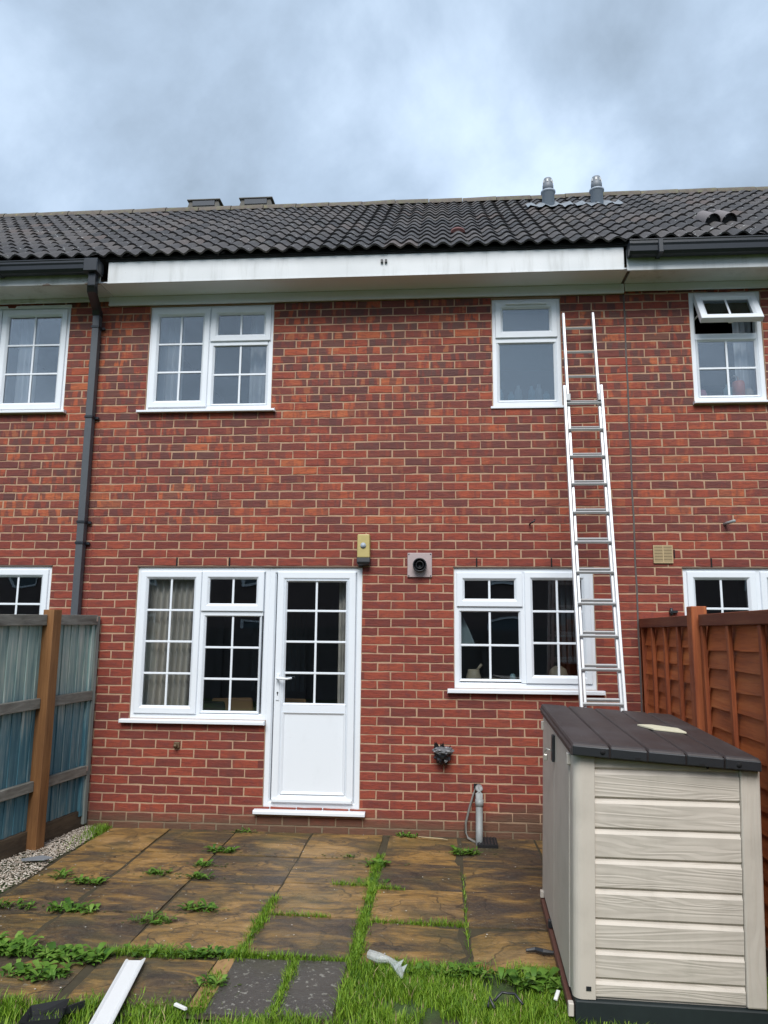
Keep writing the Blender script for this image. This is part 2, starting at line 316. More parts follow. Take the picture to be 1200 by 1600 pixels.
M = dict(
    brick=mat_brick(), mortar=mat_mortar(), upvc=mat_upvc(), paint=mat_paintwork(), peel=mat_peeling(),
    glass=mat_glass('glass', (0.975, 0.985, 0.985), 0.055), glass_up=mat_glass('glass_upper', (0.975, 0.985, 0.99), 0.10),
    frost=mat_glass('frosted_glass', (0.78, 0.85, 0.90), 0.08, True),
    tile=mat_tile(), ridge=mat_ridge(),
    black=plain('black_plastic', (0.022, 0.024, 0.028), 0.38, var=0.25), guttr=plain('gutter_plastic', (0.020, 0.024, 0.031), 0.35, var=0.25),
    pipe_grey=plain('grey_plastic', (0.075, 0.083, 0.095), 0.5, var=0.15), waste=plain('waste_pipe_plastic', (0.30, 0.32, 0.32), 0.5, var=0.25, sc_=18), hose=plain('hose_rubber', (0.17, 0.165, 0.15), 0.6),
    flue_grey=plain('flue_grey', (0.36, 0.41, 0.47), 0.5), flue_dark=plain('cowl_grey', (0.19, 0.21, 0.235), 0.5), lead=plain('lead_flashing', (0.24, 0.265, 0.29), 0.6, var=0.35, sc_=14, bump=0.5),
    pink_tile=plain('pink_tile', (0.15, 0.060, 0.055), 0.85), vent_tile=plain('vent_tile', (0.19, 0.17, 0.17), 0.8), vent_dark=plain('vent_grille', (0.05, 0.06, 0.075), 0.6),
    ventbox=plain('vent_box', (0.13, 0.125, 0.11), 0.85, var=0.35),
    plate=plain('flue_plate', (0.42, 0.34, 0.335), 0.5, var=0.1), airbrick=plain('airbrick_plastic', (0.48, 0.36, 0.20), 0.6),
    lens=plain('amber_lens', (0.47, 0.38, 0.14), 0.35, var=0.25, sc_=12), dark=plain('dark_void', (0.006, 0.006, 0.007), 0.9), felt=plain('roofing_felt', (0.012, 0.013, 0.015), 0.9),
    sealant=plain('grey_sealant', (0.10, 0.085, 0.08), 0.8), steel=plain('lintel_steel', (0.12, 0.08, 0.065), 0.7, var=0.3), brass=plain('old_brass', (0.13, 0.085, 0.045), 0.5), chrome=plain('padlock_steel', (0.6, 0.58, 0.52), 0.35, 0.7),
    alu=mat_alu(), alu_dark=plain('rung_aluminium', (0.55, 0.56, 0.56), 0.4, 0.3),
    blueboard=mat_wood('blue_stained_board', [(0.30, (0.030, 0.115, 0.165)), (0.5, (0.075, 0.19, 0.24)), (0.68, (0.30, 0.37, 0.37))], 2, 30, 0.75, 0.3,
                       [(0.32, (0.13, 0.24, 0.25)), (0.5, (0.32, 0.43, 0.40)), (0.66, (0.58, 0.62, 0.56))], (0.95, 1.55)),
    railwood=mat_wood('weathered_rail', [(0.30, (0.085, 0.08, 0.068)), (0.5, (0.17, 0.165, 0.145)), (0.7, (0.28, 0.275, 0.245))], 1, 30),
    stile=mat_wood('grey_green_stile', [(0.30, (0.10, 0.115, 0.105)), (0.5, (0.19, 0.215, 0.20)), (0.7, (0.30, 0.325, 0.30))], 2, 30),
    postwood=mat_wood('brown_post', [(0.30, (0.12, 0.050, 0.016)), (0.5, (0.20, 0.088, 0.028)), (0.72, (0.30, 0.15, 0.055))], 2, 28),
    gravelboard=mat_wood('damp_board', [(0.30, (0.03, 0.022, 0.015)), (0.5, (0.065, 0.045, 0.028)), (0.7, (0.11, 0.08, 0.05))], 1, 25),
    redboard=mat_wood('red_brown_board', [(0.30, (0.27, 0.060, 0.016)), (0.5, (0.46, 0.118, 0.028)), (0.72, (0.58, 0.19, 0.050))], 1, 24, 0.7, 0.55),
    redpost=mat_wood('red_brown_post', [(0.30, (0.16, 0.034, 0.012)), (0.5, (0.28, 0.068, 0.020)), (0.72, (0.44, 0.13, 0.036))], 2, 26, 0.7),
    redrail=mat_wood('red_brown_rail', [(0.30, (0.085, 0.020, 0.009)), (0.5, (0.145, 0.036, 0.014)), (0.72, (0.21, 0.075, 0.028))], 1, 26, 0.7),
    shed=mat_shed('shed_plank_plastic'), shedpost=mat_shed('shed_post_plastic', True), sheddoor=mat_shed('shed_door_plastic', True, False), lid=mat_lid(),
    plinth=plain('shed_plinth', (0.016, 0.024, 0.026), 0.55, var=0.3), rampw=plain('threshold_plastic', (0.13, 0.055, 0.038), 0.7),
    slab=mat_slab('sandstone_slab'), slabgrey=mat_slab('lichened_slab', True), soil=mat_soil(), gravel=mat_gravel(),
    grass=mat_leaf('grass_blade', [(0.2, (0.060, 0.14, 0.010)), (0.5, (0.15, 0.28, 0.016)), (0.75, (0.24, 0.38, 0.032)), (0.95, (0.40, 0.41, 0.12))]),
    leaf=mat_leaf('weed_leaf', [(0.2, (0.040, 0.105, 0.014)), (0.5, (0.10, 0.215, 0.024)), (0.8, (0.19, 0.32, 0.055))]),
    curtain=mat_cloth('cream_curtain', (0.72, 0.68, 0.61), (0.84, 0.81, 0.75)), net=mat_cloth('pale_curtain', (0.50, 0.55, 0.60), (0.66, 0.70, 0.74)), bluecloth=mat_cloth('blue_cloth', (0.30, 0.42, 0.46), (0.40, 0.53, 0.57)),
    room=plain('room_wall', (0.16, 0.16, 0.17), 0.9), chairwood=plain('chair_wood', (0.36, 0.22, 0.10), 0.5), chairblack=plain('chair_black', (0.015, 0.016, 0.018), 0.5), tablewood=plain('table_wood', (0.28, 0.15, 0.08), 0.5),
    china=plain('china', (0.62, 0.56, 0.42), 0.3, var=0.3, sc_=24), bluebottle=plain('blue_bottle', (0.36, 0.60, 0.68), 0.3), coral=plain('coral_bottle', (0.85, 0.28, 0.20), 0.4), pinkpot=plain('pink_pot', (0.52, 0.20, 0.30), 0.4), whiteplastic=plain('white_plastic', (0.72, 0.72, 0.70), 0.4, var=0.08),
    blind=plain('blind_fabric', (0.10, 0.13, 0.15), 0.8), profile=mat_upvc('white_profile', (0.74, 0.75, 0.75)), offcut=plain('pale_offcut', (0.66, 0.62, 0.46), 0.7), bag=plain('bin_bag', (0.012, 0.013, 0.015), 0.28, var=0.3, sc_=40, bump=0.5), tape=plain('grey_tape', (0.16, 0.165, 0.175), 0.35, var=0.35, sc_=25),
    slate=plain('slate_plate', (0.20, 0.215, 0.235), 0.6), twig=plain('dry_twig', (0.42, 0.33, 0.19), 0.9), bits=plain('pale_grit', (0.55, 0.52, 0.47), 0.8, var=0.3),
    oldred=plain('far_brick', (0.17, 0.13, 0.125), 0.9), farfence=plain('far_fence_timber', (0.13, 0.12, 0.12), 0.9), farroof=plain('far_roof', (0.06, 0.05, 0.05), 0.9), hedge=plain('hedge_green', (0.03, 0.055, 0.015), 0.9),
)
def mat_clear():
    t = NT('clear_film'); tr = t.n('ShaderNodeBsdfTransparent'); tr.inputs[0].default_value = (0.93, 0.95, 0.95, 1)
    t.fin((0.7, 0.74, 0.74), 0.15, 0, t.bump(t.noise(t.pos(), 60, 3), 0.8, 0.01)); mx = t.n('ShaderNodeMixShader'); mx.inputs[0].default_value = 0.38
    t.t.links.new(tr.outputs[0], mx.inputs[1]); t.t.links.new(t.b.outputs[0], mx.inputs[2]); t.t.links.new(mx.outputs[0], t.o.inputs[0]); return t.m
M['film'] = mat_clear()

# ------------------------------------------------------------------ object helpers
def link(o, parent=None):
    col.objects.link(o)
    if parent is not None:
        o.parent = parent
        if parent.type == 'EMPTY' and not parent.get('_local'): o.matrix_parent_inverse = Matrix.Translation(-parent.location)
    return o
def thing(name, label, cat, loc=(0, 0, 0), group=None, local=False, rot=(0, 0, 0)):
    o = bpy.data.objects.new(name, None); col.objects.link(o); o.location = loc; o.rotation_euler = rot; o.empty_display_size = 0.1
    o['label'] = label; o['category'] = cat
    if group: o['group'] = group
    if local: o['_local'] = 1
    return o
def tag(o, label=None, cat=None, group=None, kind=None):
    for k, v in (('label', label), ('category', cat), ('group', group), ('kind', kind)):
        if v: o[k] = v
    return o
class MB:
    def __init__(s): s.v = []; s.f = []; s.sm = []
    def add(s, vs, fs, smooth=False):
        b = len(s.v); s.v += [tuple(p) for p in vs]; s.f += [tuple(i+b for i in q) for q in fs]; s.sm += [smooth]*len(fs); return s
    def box(s, x0, x1, y0, y1, z0, z1, mat=None):
        vs = [(x, y, z) for z in (z0, z1) for y in (y0, y1) for x in (x0, x1)]
        if mat is not None: vs = [tuple(mat @ Vector(p)) for p in vs]
        return s.add(vs, [(0, 2, 3, 1), (4, 5, 7, 6), (0, 1, 5, 4), (2, 6, 7, 3), (0, 4, 6, 2), (1, 3, 7, 5)])
    def loft(s, loops, closed=True, cap0=False, cap1=False, smooth=False):
        n = len(loops[0]); vs = [p for l in loops for p in l]; fs = []
        for i in range(len(loops)-1):
            for j in range(n if closed else n-1):
                k = (j+1) % n; fs.append((i*n+j, i*n+k, (i+1)*n+k, (i+1)*n+j))
        if cap0: fs.append(tuple(range(n))[::-1])
        if cap1: fs.append(tuple((len(loops)-1)*n+j for j in range(n)))
        return s.add(vs, fs, smooth)
    def ring(s, x0, x1, z0, z1, prof):          # prof: list of (inset, y) swept round a rectangle with mitred corners
        return s.loft([[(x0+i, y, z0+i), (x1-i, y, z0+i), (x1-i, y, z1-i), (x0+i, y, z1-i)] for i, y in prof])
    def tube(s, pts, r, n=10, smooth=True, caps=True):
        pts = [Vector(p) for p in pts]; rs = r if isinstance(r, (list, tuple)) else [r]*len(pts); loops = []
        for i, p in enumerate(pts):
            d = (pts[min(i+1, len(pts)-1)]-pts[max(i-1, 0)]).normalized()
            a = d.cross(Vector((0.13, 0.2, 1)) if abs(d.z) < 0.9 else Vector((0, 1, 0))).normalized(); b = d.cross(a)
            loops.append([tuple(p+a*math.cos(2*math.pi*k/n)*rs[i]+b*math.sin(2*math.pi*k/n)*rs[i]) for k in range(n)])
        return s.loft(loops, True, caps, caps, smooth)
    def lathe(s, prof, c=(0, 0, 0), axis='z', n=20, smooth=True):
        loops = []
        for r, h in prof:
            l = []
            for k in range(n):
                a = 2*math.pi*k/n; u, w = r*math.cos(a), r*math.sin(a)
                l.append((c[0]+u, c[1]+w, c[2]+h) if axis == 'z' else (c[0]+u, c[1]+h, c[2]-w))
            loops.append(l)
        return s.loft(loops, True, True, True, smooth)
    def build(s, name, mat, parent=None, bevel=0, seg=1, loc=None, mesh_only=False):
        me = bpy.data.meshes.new(name); me.from_pydata(s.v, [], s.f); me.materials.append(M[mat])
        if any(s.sm): me.polygons.foreach_set('use_smooth', s.sm)
        me.update()
        if mesh_only: return me
        o = bpy.data.objects.new(name, me); link(o, parent)
        if loc is not None: o.location = loc
        if bevel:
            b = o.modifiers.new('bevel', 'BEVEL'); b.width = bevel; b.segments = seg; b.limit_method = 'ANGLE'; b.angle_limit = R(35); b.harden_normals = False
        return o
def inst(name, me, parent, loc, rot=(0, 0, 0), scale=(1, 1, 1)):
    o = bpy.data.objects.new(name, me); link(o, parent); o.location = loc; o.rotation_euler = rot; o.scale = scale; return o
def project(p):
    d = Vector(p)-CAM; z = d.dot(FW); return (600+1170*d.dot(RT)/z, 800-1170*d.dot(UP)/z)
def gz(y): return -0.04 + 0.02*max(min(y, 0), -4.5)

# ------------------------------------------------------------------ ground
def sheet(name, xs, ys, zf, mat):
    m = MB(); vs = [(x, y, zf(x, y)) for y in ys for x in xs]; n = len(xs)
    m.add(vs, [(j*n+i, j*n+i+1, (j+1)*n+i+1, (j+1)*n+i) for j in range(len(ys)-1) for i in range(n-1)], True)
    return m.build(name, mat)
def lump(x, y, a=0.012, f=5): return a*mnoise.noise(Vector((x*f, y*f, 0.3)))
fx = [-300, -60, -15] + list(np.arange(-5, 8.01, 0.12)) + [15, 60, 300]
fy = [-400, -80, -25, -12, -7] + list(np.arange(-5, 0.2, 0.1)) + [5, 60, 300]
g = sheet('ground', fx, fy, lambda x, y: gz(y)-0.03+(lump(x, y) if -5 < y < -2.4 and -5 < x < 8 else 0), 'soil'); g['kind'] = 'structure'

# patio: a bed with every slab laid in it
pb = MB()
pb.add([(-0.72, -2.93, gz(-2.93)-0.013), (1.66, -2.93, gz(-2.93)-0.013), (1.66, -2.34, gz(-2.34)-0.013), (3.76, -2.34, gz(-2.34)-0.013), (3.76, -0.0, gz(0)-0.013), (-0.72, -0.0, gz(0)-0.013)], [(0, 1, 2, 3, 4, 5)])
M['jointdirt'] = plain('joint_dirt', (0.058, 0.046, 0.024), 0.95, var=0.5, sc_=26, bump=0.6)
patio = pb.build('patio', 'jointdirt'); patio['kind'] = 'structure'
def slab(x0, x1, y0, y1, mat='slab', dz=0.0, irr=0.011, tilt=0.0):
    nx, ny = 5, 4; m = MB(); seed = random.random()*50
    top = []
    for j in range(ny+1):
        for i in range(nx+1):
            x = x0+(x1-x0)*i/nx; y = y0+(y1-y0)*j/ny; ed = i in (0, nx) or j in (0, ny)
            if ed:
                x += irr*mnoise.noise(Vector((x*9, y*9, seed))); y += irr*mnoise.noise(Vector((x*9, y*9, seed+9)))
            z = gz(y)+dz+tilt*(i/nx-0.5)+0.004*mnoise.noise(Vector((x*6, y*9, seed)))-(0.006 if ed else 0)
            top.append((x, y, z))
    n = nx+1; fs = [(j*n+i, j*n+i+1, (j+1)*n+i+1, (j+1)*n+i) for j in range(ny) for i in range(nx)]
    m.add(top, fs, True)
    edge = [i for i in range(n)] + [j*n+nx for j in range(1, ny+1)] + [ny*n+i for i in range(nx-1, -1, -1)] + [j*n for j in range(ny-1, 0, -1)]
    m.loft([[(top[i][0], top[i][1], top[i][2]-0.04) for i in edge], [top[i] for i in edge]])
    return m.build('paving_slab', mat, patio)
G = 0.011
def column_of(x0, x1, ys, jig=0.0):
    for a, b in zip(ys[:-1], ys[1:]):
        slab(x0+G/2, x1-G/2, b+G/2, a-G/2, dz=random.uniform(-0.006, 0.004), tilt=random.uniform(-0.009, 0.009))
column_of(2.875, 3.74, [-0.02, -0.70, -1.22, -1.80, -2.33])
column_of(2.272, 2.865, [-0.02, -0.74, -1.24, -1.82, -2.345])
column_of(1.690, 2.258, [-0.02, -0.725, -1.245, -1.79, -2.325])
column_of(1.056, 1.640, [-0.02, -0.665, -1.20, -1.75, -2.285])
column_of(0.416, 1.050, [-0.02, -0.655, -1.24, -1.74, -2.29])
column_of(-0.145, 0.412, [-0.02, -0.64, -1.30, -1.80, -2.34])
column_of(-0.685, -0.158, [-0.02, -0.66, -1.33, -1.85, -2.36])
slab(0.36, 0.95, -2.84, -2.375); slab(-0.25, 0.30, -2.86, -2.45, dz=-0.004); slab(-0.69, -0.27, -2.86, -2.44, dz=-0.006)
slab(1.045, 1.345, -2.90, -2.335, 'slabgrey', irr=0.006); slab(1.372, 1.628, -2.88, -2.325, 'slabgrey', irr=0.006)
sb = MB(); sb.add([(0.955, -2.84, gz(-2.84)-0.008), (1.04, -2.84, gz(-2.84)-0.008), (1.045, -2.33, gz(-2.33)-0.008), (0.955, -2.36, gz(-2.36)-0.008)], [(0, 1, 2, 3)])
M['sand'] = plain('bedding_sand', (0.34, 0.20, 0.085), 0.95, var=0.4, sc_=30, bump=0.5)
tag(sb.build('bedding_sand', 'sand', patio), kind='stuff')

# gravel strip along the left fence
gv = MB()
ico = [(0, 0, 1), (0.894, 0, 0.447), (0.276, 0.851, 0.447), (-0.724, 0.526, 0.447), (-0.724, -0.526, 0.447), (0.276, -0.851, 0.447), (0, 0, -0.4)]
icf = [(0, 1, 2), (0, 2, 3), (0, 3, 4), (0, 4, 5), (0, 5, 1), (6, 2, 1), (6, 3, 2), (6, 4, 3), (6, 5, 4), (6, 1, 5)]
for _ in range(9000):
    y = random.uniform(-3.0, -0.02); xl = -0.90+0.172*y; xr = -0.70+0.012*math.sin(y*9)
    x = random.uniform(xl, xr)
    s = random.uniform(0.004, 0.0095); a = random.random()*6.28; c_, s_ = math.cos(a), math.sin(a); q = random.uniform(0.7, 1.4); h = random.uniform(0.5, 0.9)
    z = gz(y)-0.008+random.uniform(0, 0.010)
    gv.add([(x+s*(q*p[0]*c_-p[1]*s_), y+s*(q*p[0]*s_+p[1]*c_), z+s*h*p[2]) for p in ico], icf)
tag(gv.build('gravel', 'gravel'), 'pale fine gravel strip between the blue fence and the patio', 'gravel', kind='stuff')

# ------------------------------------------------------------------ houses
BRW, BRH, PW, PH = 0.214, 0.0645, 0.225, 0.075
def brick_geo(w, h=BRH, j=0.0):
    c = 0.0032; r = lambda: random.uniform(-j, j)
    a = w/2; b = h/2
    ts = (-1, -0.4, 0.3, 1)
    o = [(a*q+r(), 0.0035, -b+r()) for q in ts] + [(a*q+r(), 0.0035, b+r()) for q in ts[::-1]]
    f = [(p[0]-c*(1 if p[0] > 0 else -1)*(abs(p[0]) > a*0.7), 0.0+random.uniform(0, 0.0012), p[2]-c*(1 if p[2] > 0 else -1)) for p in o]
    k = [(p[0], 0.088, p[2]) for p in o]
    m = MB(); m.loft([k, o, f], True, False, True); return m
brick_mesh = {}
def brick_me(w):
    key = (round(w, 3), random.randrange(6))
    if key not in brick_mesh: brick_mesh[key] = brick_geo(w, BRH, 0.0026).build('brick', 'brick', mesh_only=True)
    return brick_mesh[key]
def brick_wall(house, X0, X1, openings, limit, hidden, z_top=4.66):
    xs = sorted({X0, X1, *[o[0] for o in openings], *[o[1] for o in openings]}); zs = sorted({-0.15, z_top+0.25, *[o[2] for o in openings], *[o[3] for o in openings]})
    xs = [x for x in xs if X0 <= x <= X1]
    m = MB(); YF, YB = 0.0042, 0.10
    inside = lambda x, z: any(o[0] < x < o[1] and o[2] < z < o[3] for o in openings)
    for a, b in zip(xs[:-1], xs[1:]):
        for c, d in zip(zs[:-1], zs[1:]):
            if inside((a+b)/2, (c+d)/2): continue
            m.add([(a, YF, c), (b, YF, c), (b, YF, d), (a, YF, d)], [(0, 1, 2, 3)]); m.add([(a, YB, c), (b, YB, c), (b, YB, d), (a, YB, d)], [(3, 2, 1, 0)])
            for (px, py, qx, qy, tx, tz) in ((a, c, a, d, a-1e-4, (c+d)/2), (b, c, b, d, b+1e-4, (c+d)/2), (a, c, b, c, (a+b)/2, c-1e-4), (a, d, b, d, (a+b)/2, d+1e-4)):
                if inside(tx, tz) or not (X0 < tx < X1 and -0.15 < tz < z_top+0.25): m.add([(px, YF, py), (qx, YF, qy), (qx, YB, qy), (px, YB, py)], [(0, 1, 2, 3)])
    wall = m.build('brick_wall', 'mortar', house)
    cand = []
    for i in range(-1, 63):
        z0 = i*PH; zc = z0+PH/2
        if zc > z_top+0.05: break
        segs = [(X0, X1)]
        for o in openings:
            if o[2] < zc < o[3]:
                segs = [q for a, b in segs for q in ((a, min(b, o[0])), (max(a, o[1]), b)) if q[1]-q[0] > 0.012]
        off = 0.0 if i % 2 else PW/2
        for a, b in segs:
            k = math.floor((a-off)/PW); seg = []
            while off+k*PW < b:
                l = max(a+(0.004 if a > X0 else 0), off+k*PW+0.0055); r = min(b-(0.004 if b < X1 else 0), off+(k+1)*PW-0.0055); k += 1
                if r-l > 0.004: seg.append([l, r])
            if len(seg) > 1 and seg[0][1]-seg[0][0] < 0.06: seg[1][0] = seg[0][0]; seg.pop(0)
            if len(seg) > 1 and seg[-1][1]-seg[-1][0] < 0.06: seg[-2][1] = seg[-1][1]; seg.pop()
            cand += [((l+r)/2, zc, r-l) for l, r in seg if r-l > 0.012]
    def score(c):
        x, z, w = c; p = [project((x+dx, 0, z+dz)) for dx, dz in ((-w/2, -BRH/2), (w/2, -BRH/2), (w/2, BRH/2), (-w/2, BRH/2))]
        ar = abs(sum(p[i][0]*p[(i+1) % 4][1]-p[(i+1) % 4][0]*p[i][1] for i in range(4)))/2
        vis = all(0 <= q[0] <= 1200 for q in p) and z > 0 and not hidden(x, z)
        return ar if vis else 0
    cand = sorted(cand, key=score, reverse=True)
    rest = MB()
    for n, (x, z, w) in enumerate(cand):
        jx, jz = random.uniform(-0.0018, 0.0018), random.uniform(-0.0016, 0.0016); jy = random.uniform(-0.0012, 0.0012); rz = random.uniform(-0.005, 0.005)
        if n < limit and score((x, z, w)) > 0:
            o = bpy.data.objects.new('brick', brick_me(w)); link(o, wall); o.location = (x+jx, jy, z+jz); o.rotation_euler = (0, rz, 0)
        else:
            g_ = brick_geo(w, BRH, 0.0026); c_, s_ = math.cos(rz), math.sin(rz)
            rest.add([(p[0]*c_+p[2]*s_+x+jx, p[1]+jy, -p[0]*s_+p[2]*c_+z+jz) for p in g_.v], g_.f)
    tag(rest.build('brick', 'brick', wall), kind='stuff')
    return wall
def panes(win, x0, x1, z0, z1, cols, rows, yg, glass, bars=True, bw=0.019, grp=None):
    P = grp or win
    for i in range(cols):
        for j in range(rows):
            a = x0+(x1-x0)*i/cols; b = x0+(x1-x0)*(i+1)/cols; c = z0+(z1-z0)*j/rows; d = z0+(z1-z0)*(j+1)/rows
            MB().box(a, b, yg, yg+0.006, c, d).build('pane', glass, P)
    yb = yg-0.006
    for i in range(1, cols):
        x = x0+(x1-x0)*i/cols; MB().box(x-bw/2, x+bw/2, yb, yg-0.0005, z0, z1).build('glazing_bar', 'upvc', P, 0.003)
    for j in range(1, rows):
        z = z0+(z1-z0)*j/rows; MB().box(x0, x1, yb-0.0012, yg-0.0016, z-bw/2, z+bw/2).build('glazing_bar', 'upvc', P, 0.003)
FR = lambda w, y0=0.016, y1=0.086: [(0, y1), (0, y0+0.003), (0.003, y0), (w-0.012, y0), (w, y0+0.016), (w, y1)]
def SA(w, y0=0.0): return [(0, y0+0.055), (0, y0+0.004), (0.004, y0), (w-0.022, y0), (w-0.016, y0+0.004), (w, y0+0.020), (w, y0+0.055)]
def BD(w=0.02, y0=0.016): return [(0, y0+0.05), (0, y0+0.004), (0.003, y0+0.002), (w-0.002, y0+0.018), (w, y0+0.02), (w, y0+0.05)]
def window(house, rect, cells, posts=(), rails=(), glass='glass', fw=0.05, sill=None, name='window'):
    x0, x1, z0, z1 = rect
    w = MB().ring(x0, x1, z0, z1, FR(fw)).build(name, 'upvc', house)
    for x, a, b in posts: MB().box(x-0.03, x+0.03, 0.0165, 0.08, a, b).build('mullion', 'upvc', w, 0.003)
    for z, a, b in rails: MB().box(a, b, 0.0172, 0.08, z-0.028, z+0.028).build('transom', 'upvc', w, 0.003)
    for kind, a, b, c, d, cols, rows in cells:
        if kind == 'sash':
            MB().ring(a, b, c, d, SA(0.068)).build('sash', 'upvc', w); panes(w, a+0.067, b-0.067, c+0.067, d-0.067, cols, rows, 0.026, glass)
        elif kind == 'fixed':
            MB().ring(a, b, c, d, BD()).build('glazing_bead', 'upvc', w); panes(w, a+0.019, b-0.019, c+0.019, d-0.019, cols, rows, 0.036, glass)
    if sill:
        a, b, c, d = sill
        m = MB(); pr = [(0.06, d), (-0.046, d-0.006), (-0.052, d-0.012), (-0.052, c+0.004), (-0.046, c), (-0.02, c+0.002), (0.0, c+0.006), (0.06, c+0.006)]
        m.loft([[(a, y, z) for y, z in pr], [(b, y, z) for y, z in pr]], True, True, True); m.build('sill', 'upvc', w)
        for e in (a-0.004, b+0.001): MB().box(e, e+0.003, -0.053, 0.0, c-0.001, d-0.004).build('sill_end_cap', 'upvc', w)
    return w
def lintel(house, x0, x1, z): return MB().box(x0-0.005, x1+0.005, -0.003, 0.06, z, z+0.010).build('lintel', 'steel', house)
def room(house, x0, x1, y1, z0, z1):
    m = MB(); y0 = 0.1015
    v = [(x0, y0, z0), (x1, y0, z0), (x1, y1, z0), (x0, y1, z0), (x0, y0, z1), (x1, y0, z1), (x1, y1, z1), (x0, y1, z1)]
    m.add(v, [(0, 1, 2, 3), (7, 6, 5, 4), (3, 2, 6, 7), (0, 3, 7, 4), (2, 1, 5, 6)]); return m.build('room', 'room', house)
TH = R(37); CT, ST = math.cos(TH), math.sin(TH); GA = 0.26; ROWS = 14; TX0 = -1.079; EY, EZ = -0.38, 4.945
def roof_pt(s, h=0.0): return (EY+s*CT-h*ST, EZ+s*ST+h*CT)
def tile_me(seed):
    random.seed(seed); m = MB(); N = 14
    prof = [(0.3*i/N, 0.038*(0.5-0.5*math.cos(2*math.pi*(2*i/N)))**0.85) for i in range(N+1)]
    L = GA+0.05; wob = random.uniform(-0.002, 0.002)
    lo = [(x, 0, h+0.020+wob) for x, h in prof]; hi = [(x, L, h+0.001) for x, h in prof]
    m.loft([lo, hi], False, smooth=True)
    m.loft([[(x, 0.003, h+0.003+wob) for x, h in prof], [(x, 0, h+0.020+wob) for x, h in prof]], False)
    return m.build('roof_tile', 'tile', mesh_only=True)
tiles = [tile_me(s) for s in range(3)]; random.seed(11)
def roof(house, k0, k1, dz=0.0, skip=()):
    x0, x1 = TX0+0.3*k0, TX0+0.3*k1; L = ROWS*GA+0.08
    m = MB(); a = roof_pt(0.02, -0.012); b = roof_pt(L, -0.012); c = (2*b[0]+0.8, a[1]-0.02)
    pr = [(a[0], a[1]+dz), (b[0], b[1]+dz), (c[0], c[1]+dz), (c[0], c[1]-0.05+dz), (0.30, c[1]-0.05+dz), (0.12, a[1]-0.02+dz)]
    m.loft([[(x0, *p) for p in pr], [(x1, *p) for p in pr]], True, True, True); rf = m.build('roof', 'felt', house)
    for r in range(ROWS):
        for k in range(k0, k1):
            if (r, k) in skip: continue
            y, z = roof_pt(r*GA); o = inst('roof_tile', random.choice(tiles), rf, (TX0+0.3*k+random.uniform(-0.002, 0.002), y, z+dz+random.uniform(-0.002, 0.002)), (TH+random.uniform(-0.006, 0.006), random.uniform(-0.006, 0.006), random.uniform(-0.004, 0.004)))
    y, z = roof_pt(ROWS*GA+0.03); n = int(round((x1-x0)/0.45)); w = (x1-x0)/n
    for i in range(n):
        q = MB(); lo = []
        for xx, rr in ((x0+i*w+0.004, 0.105), (x0+(i+1)*w-0.004, 0.11)):
            lo.append([(xx, y+rr*1.15*math.cos(math.pi*(0.0+j/8))+0.0, z+dz-0.045+rr*math.sin(math.pi*j/8)+0.01*mnoise.noise(Vector((xx*3, 1, 2)))) for j in range(9)])
        q.loft(lo, False, smooth=True); q.add(lo[0], [tuple(range(9))]); q.add(lo[1], [tuple(range(9))[::-1]]); q.build('ridge_tile', 'ridge', rf)
    return rf
HX0, HX1 = -1.035, 3.784

# ---- middle house
mid = thing('terraced_house', 'middle red brick house with white back door and ladder, bare white fascia without gutter', 'house', (1.4, 0, -0.04))
UL = (-0.617, 0.568, 3.618, 4.64); UM = (2.592, 3.208, 3.612, 4.632); GL = (-0.588, 0.615, 0.85, 2.165); DR = (0.615, 1.434, 0.115, 2.165); KT = (2.232, 3.42, 1.143, 2.165)
def hid_mid(x, z): return (x > 2.72 and z < 1.15) or z > 4.6
brick_wall(mid, HX0, HX1-0.012, [UL, UM, GL, DR, KT], 300, hid_mid)
roof(mid, 0, 16, skip={(3, 11)})
w = window(mid, UL, [('sash', -0.595, -0.040, 3.648, 4.612, 2, 3), ('sash', -0.030, 0.544, 4.283, 4.614, 2, 1), ('fixed', -0.007, 0.523, 3.665, 4.262, 2, 2)], [(-0.035, 3.66, 4.6)], [(4.272, -0.03, 0.52)], 'glass_up', sill=(-0.674, 0.612, 3.588, 3.618))
w = window(mid, UM, [('sash', 2.622, 3.178, 4.258, 4.606, 1, 1), ('fixed', 2.638, 3.162, 3.658, 4.226, 1, 1)], [], [(4.242, 2.63, 3.17)], 'frost')
MB().box(2.715, 3.085, -0.022, 0.0, 4.570, 4.586).build('trickle_vent', 'upvc', w, 0.003)
MB().box(2.57, 3.23, -0.012, 0.03, 3.590, 3.612).build('sill', 'upvc', w, 0.003)
w = window(mid, GL, [('sash', -0.556, -0.002, 0.893, 2.126, 2, 4), ('sash', 0.004, 0.562, 1.778, 2.128, 2, 1), ('fixed', 0.030, 0.548, 0.903, 1.752, 2, 3)], [(0.001, 0.89, 2.12)], [(1.766, 0.02, 0.56)], 'glass', sill=(-0.654, 0.612, 0.815, 0.852))
w = window(mid, KT, [('sash', 2.256, 2.818, 1.832, 2.124, 2, 1), ('fixed', 2.273, 2.803, 1.202, 1.808, 2, 2), ('sash', 2.836, 3.388, 1.192, 2.130, 2, 3)], [(2.827, 1.19, 2.12)], [(1.822, 2.27, 2.81)], 'glass', sill=(2.177, 3.472, 1.106, 1.145))
for r_, h_ in ((UL, 4.64),): pass
lintel(mid, GL[0], DR[1], 2.166); lintel(mid, KT[0], KT[1], 2.166)
for x, z in ((-0.235, 2.215), (0.245, 2.215), (2.43, 2.215), (3.07, 2.215)): MB().box(x-0.006, x+0.006, -0.004, 0.02, z-0.04, z+0.035).build('weep_vent', 'dark', mid)
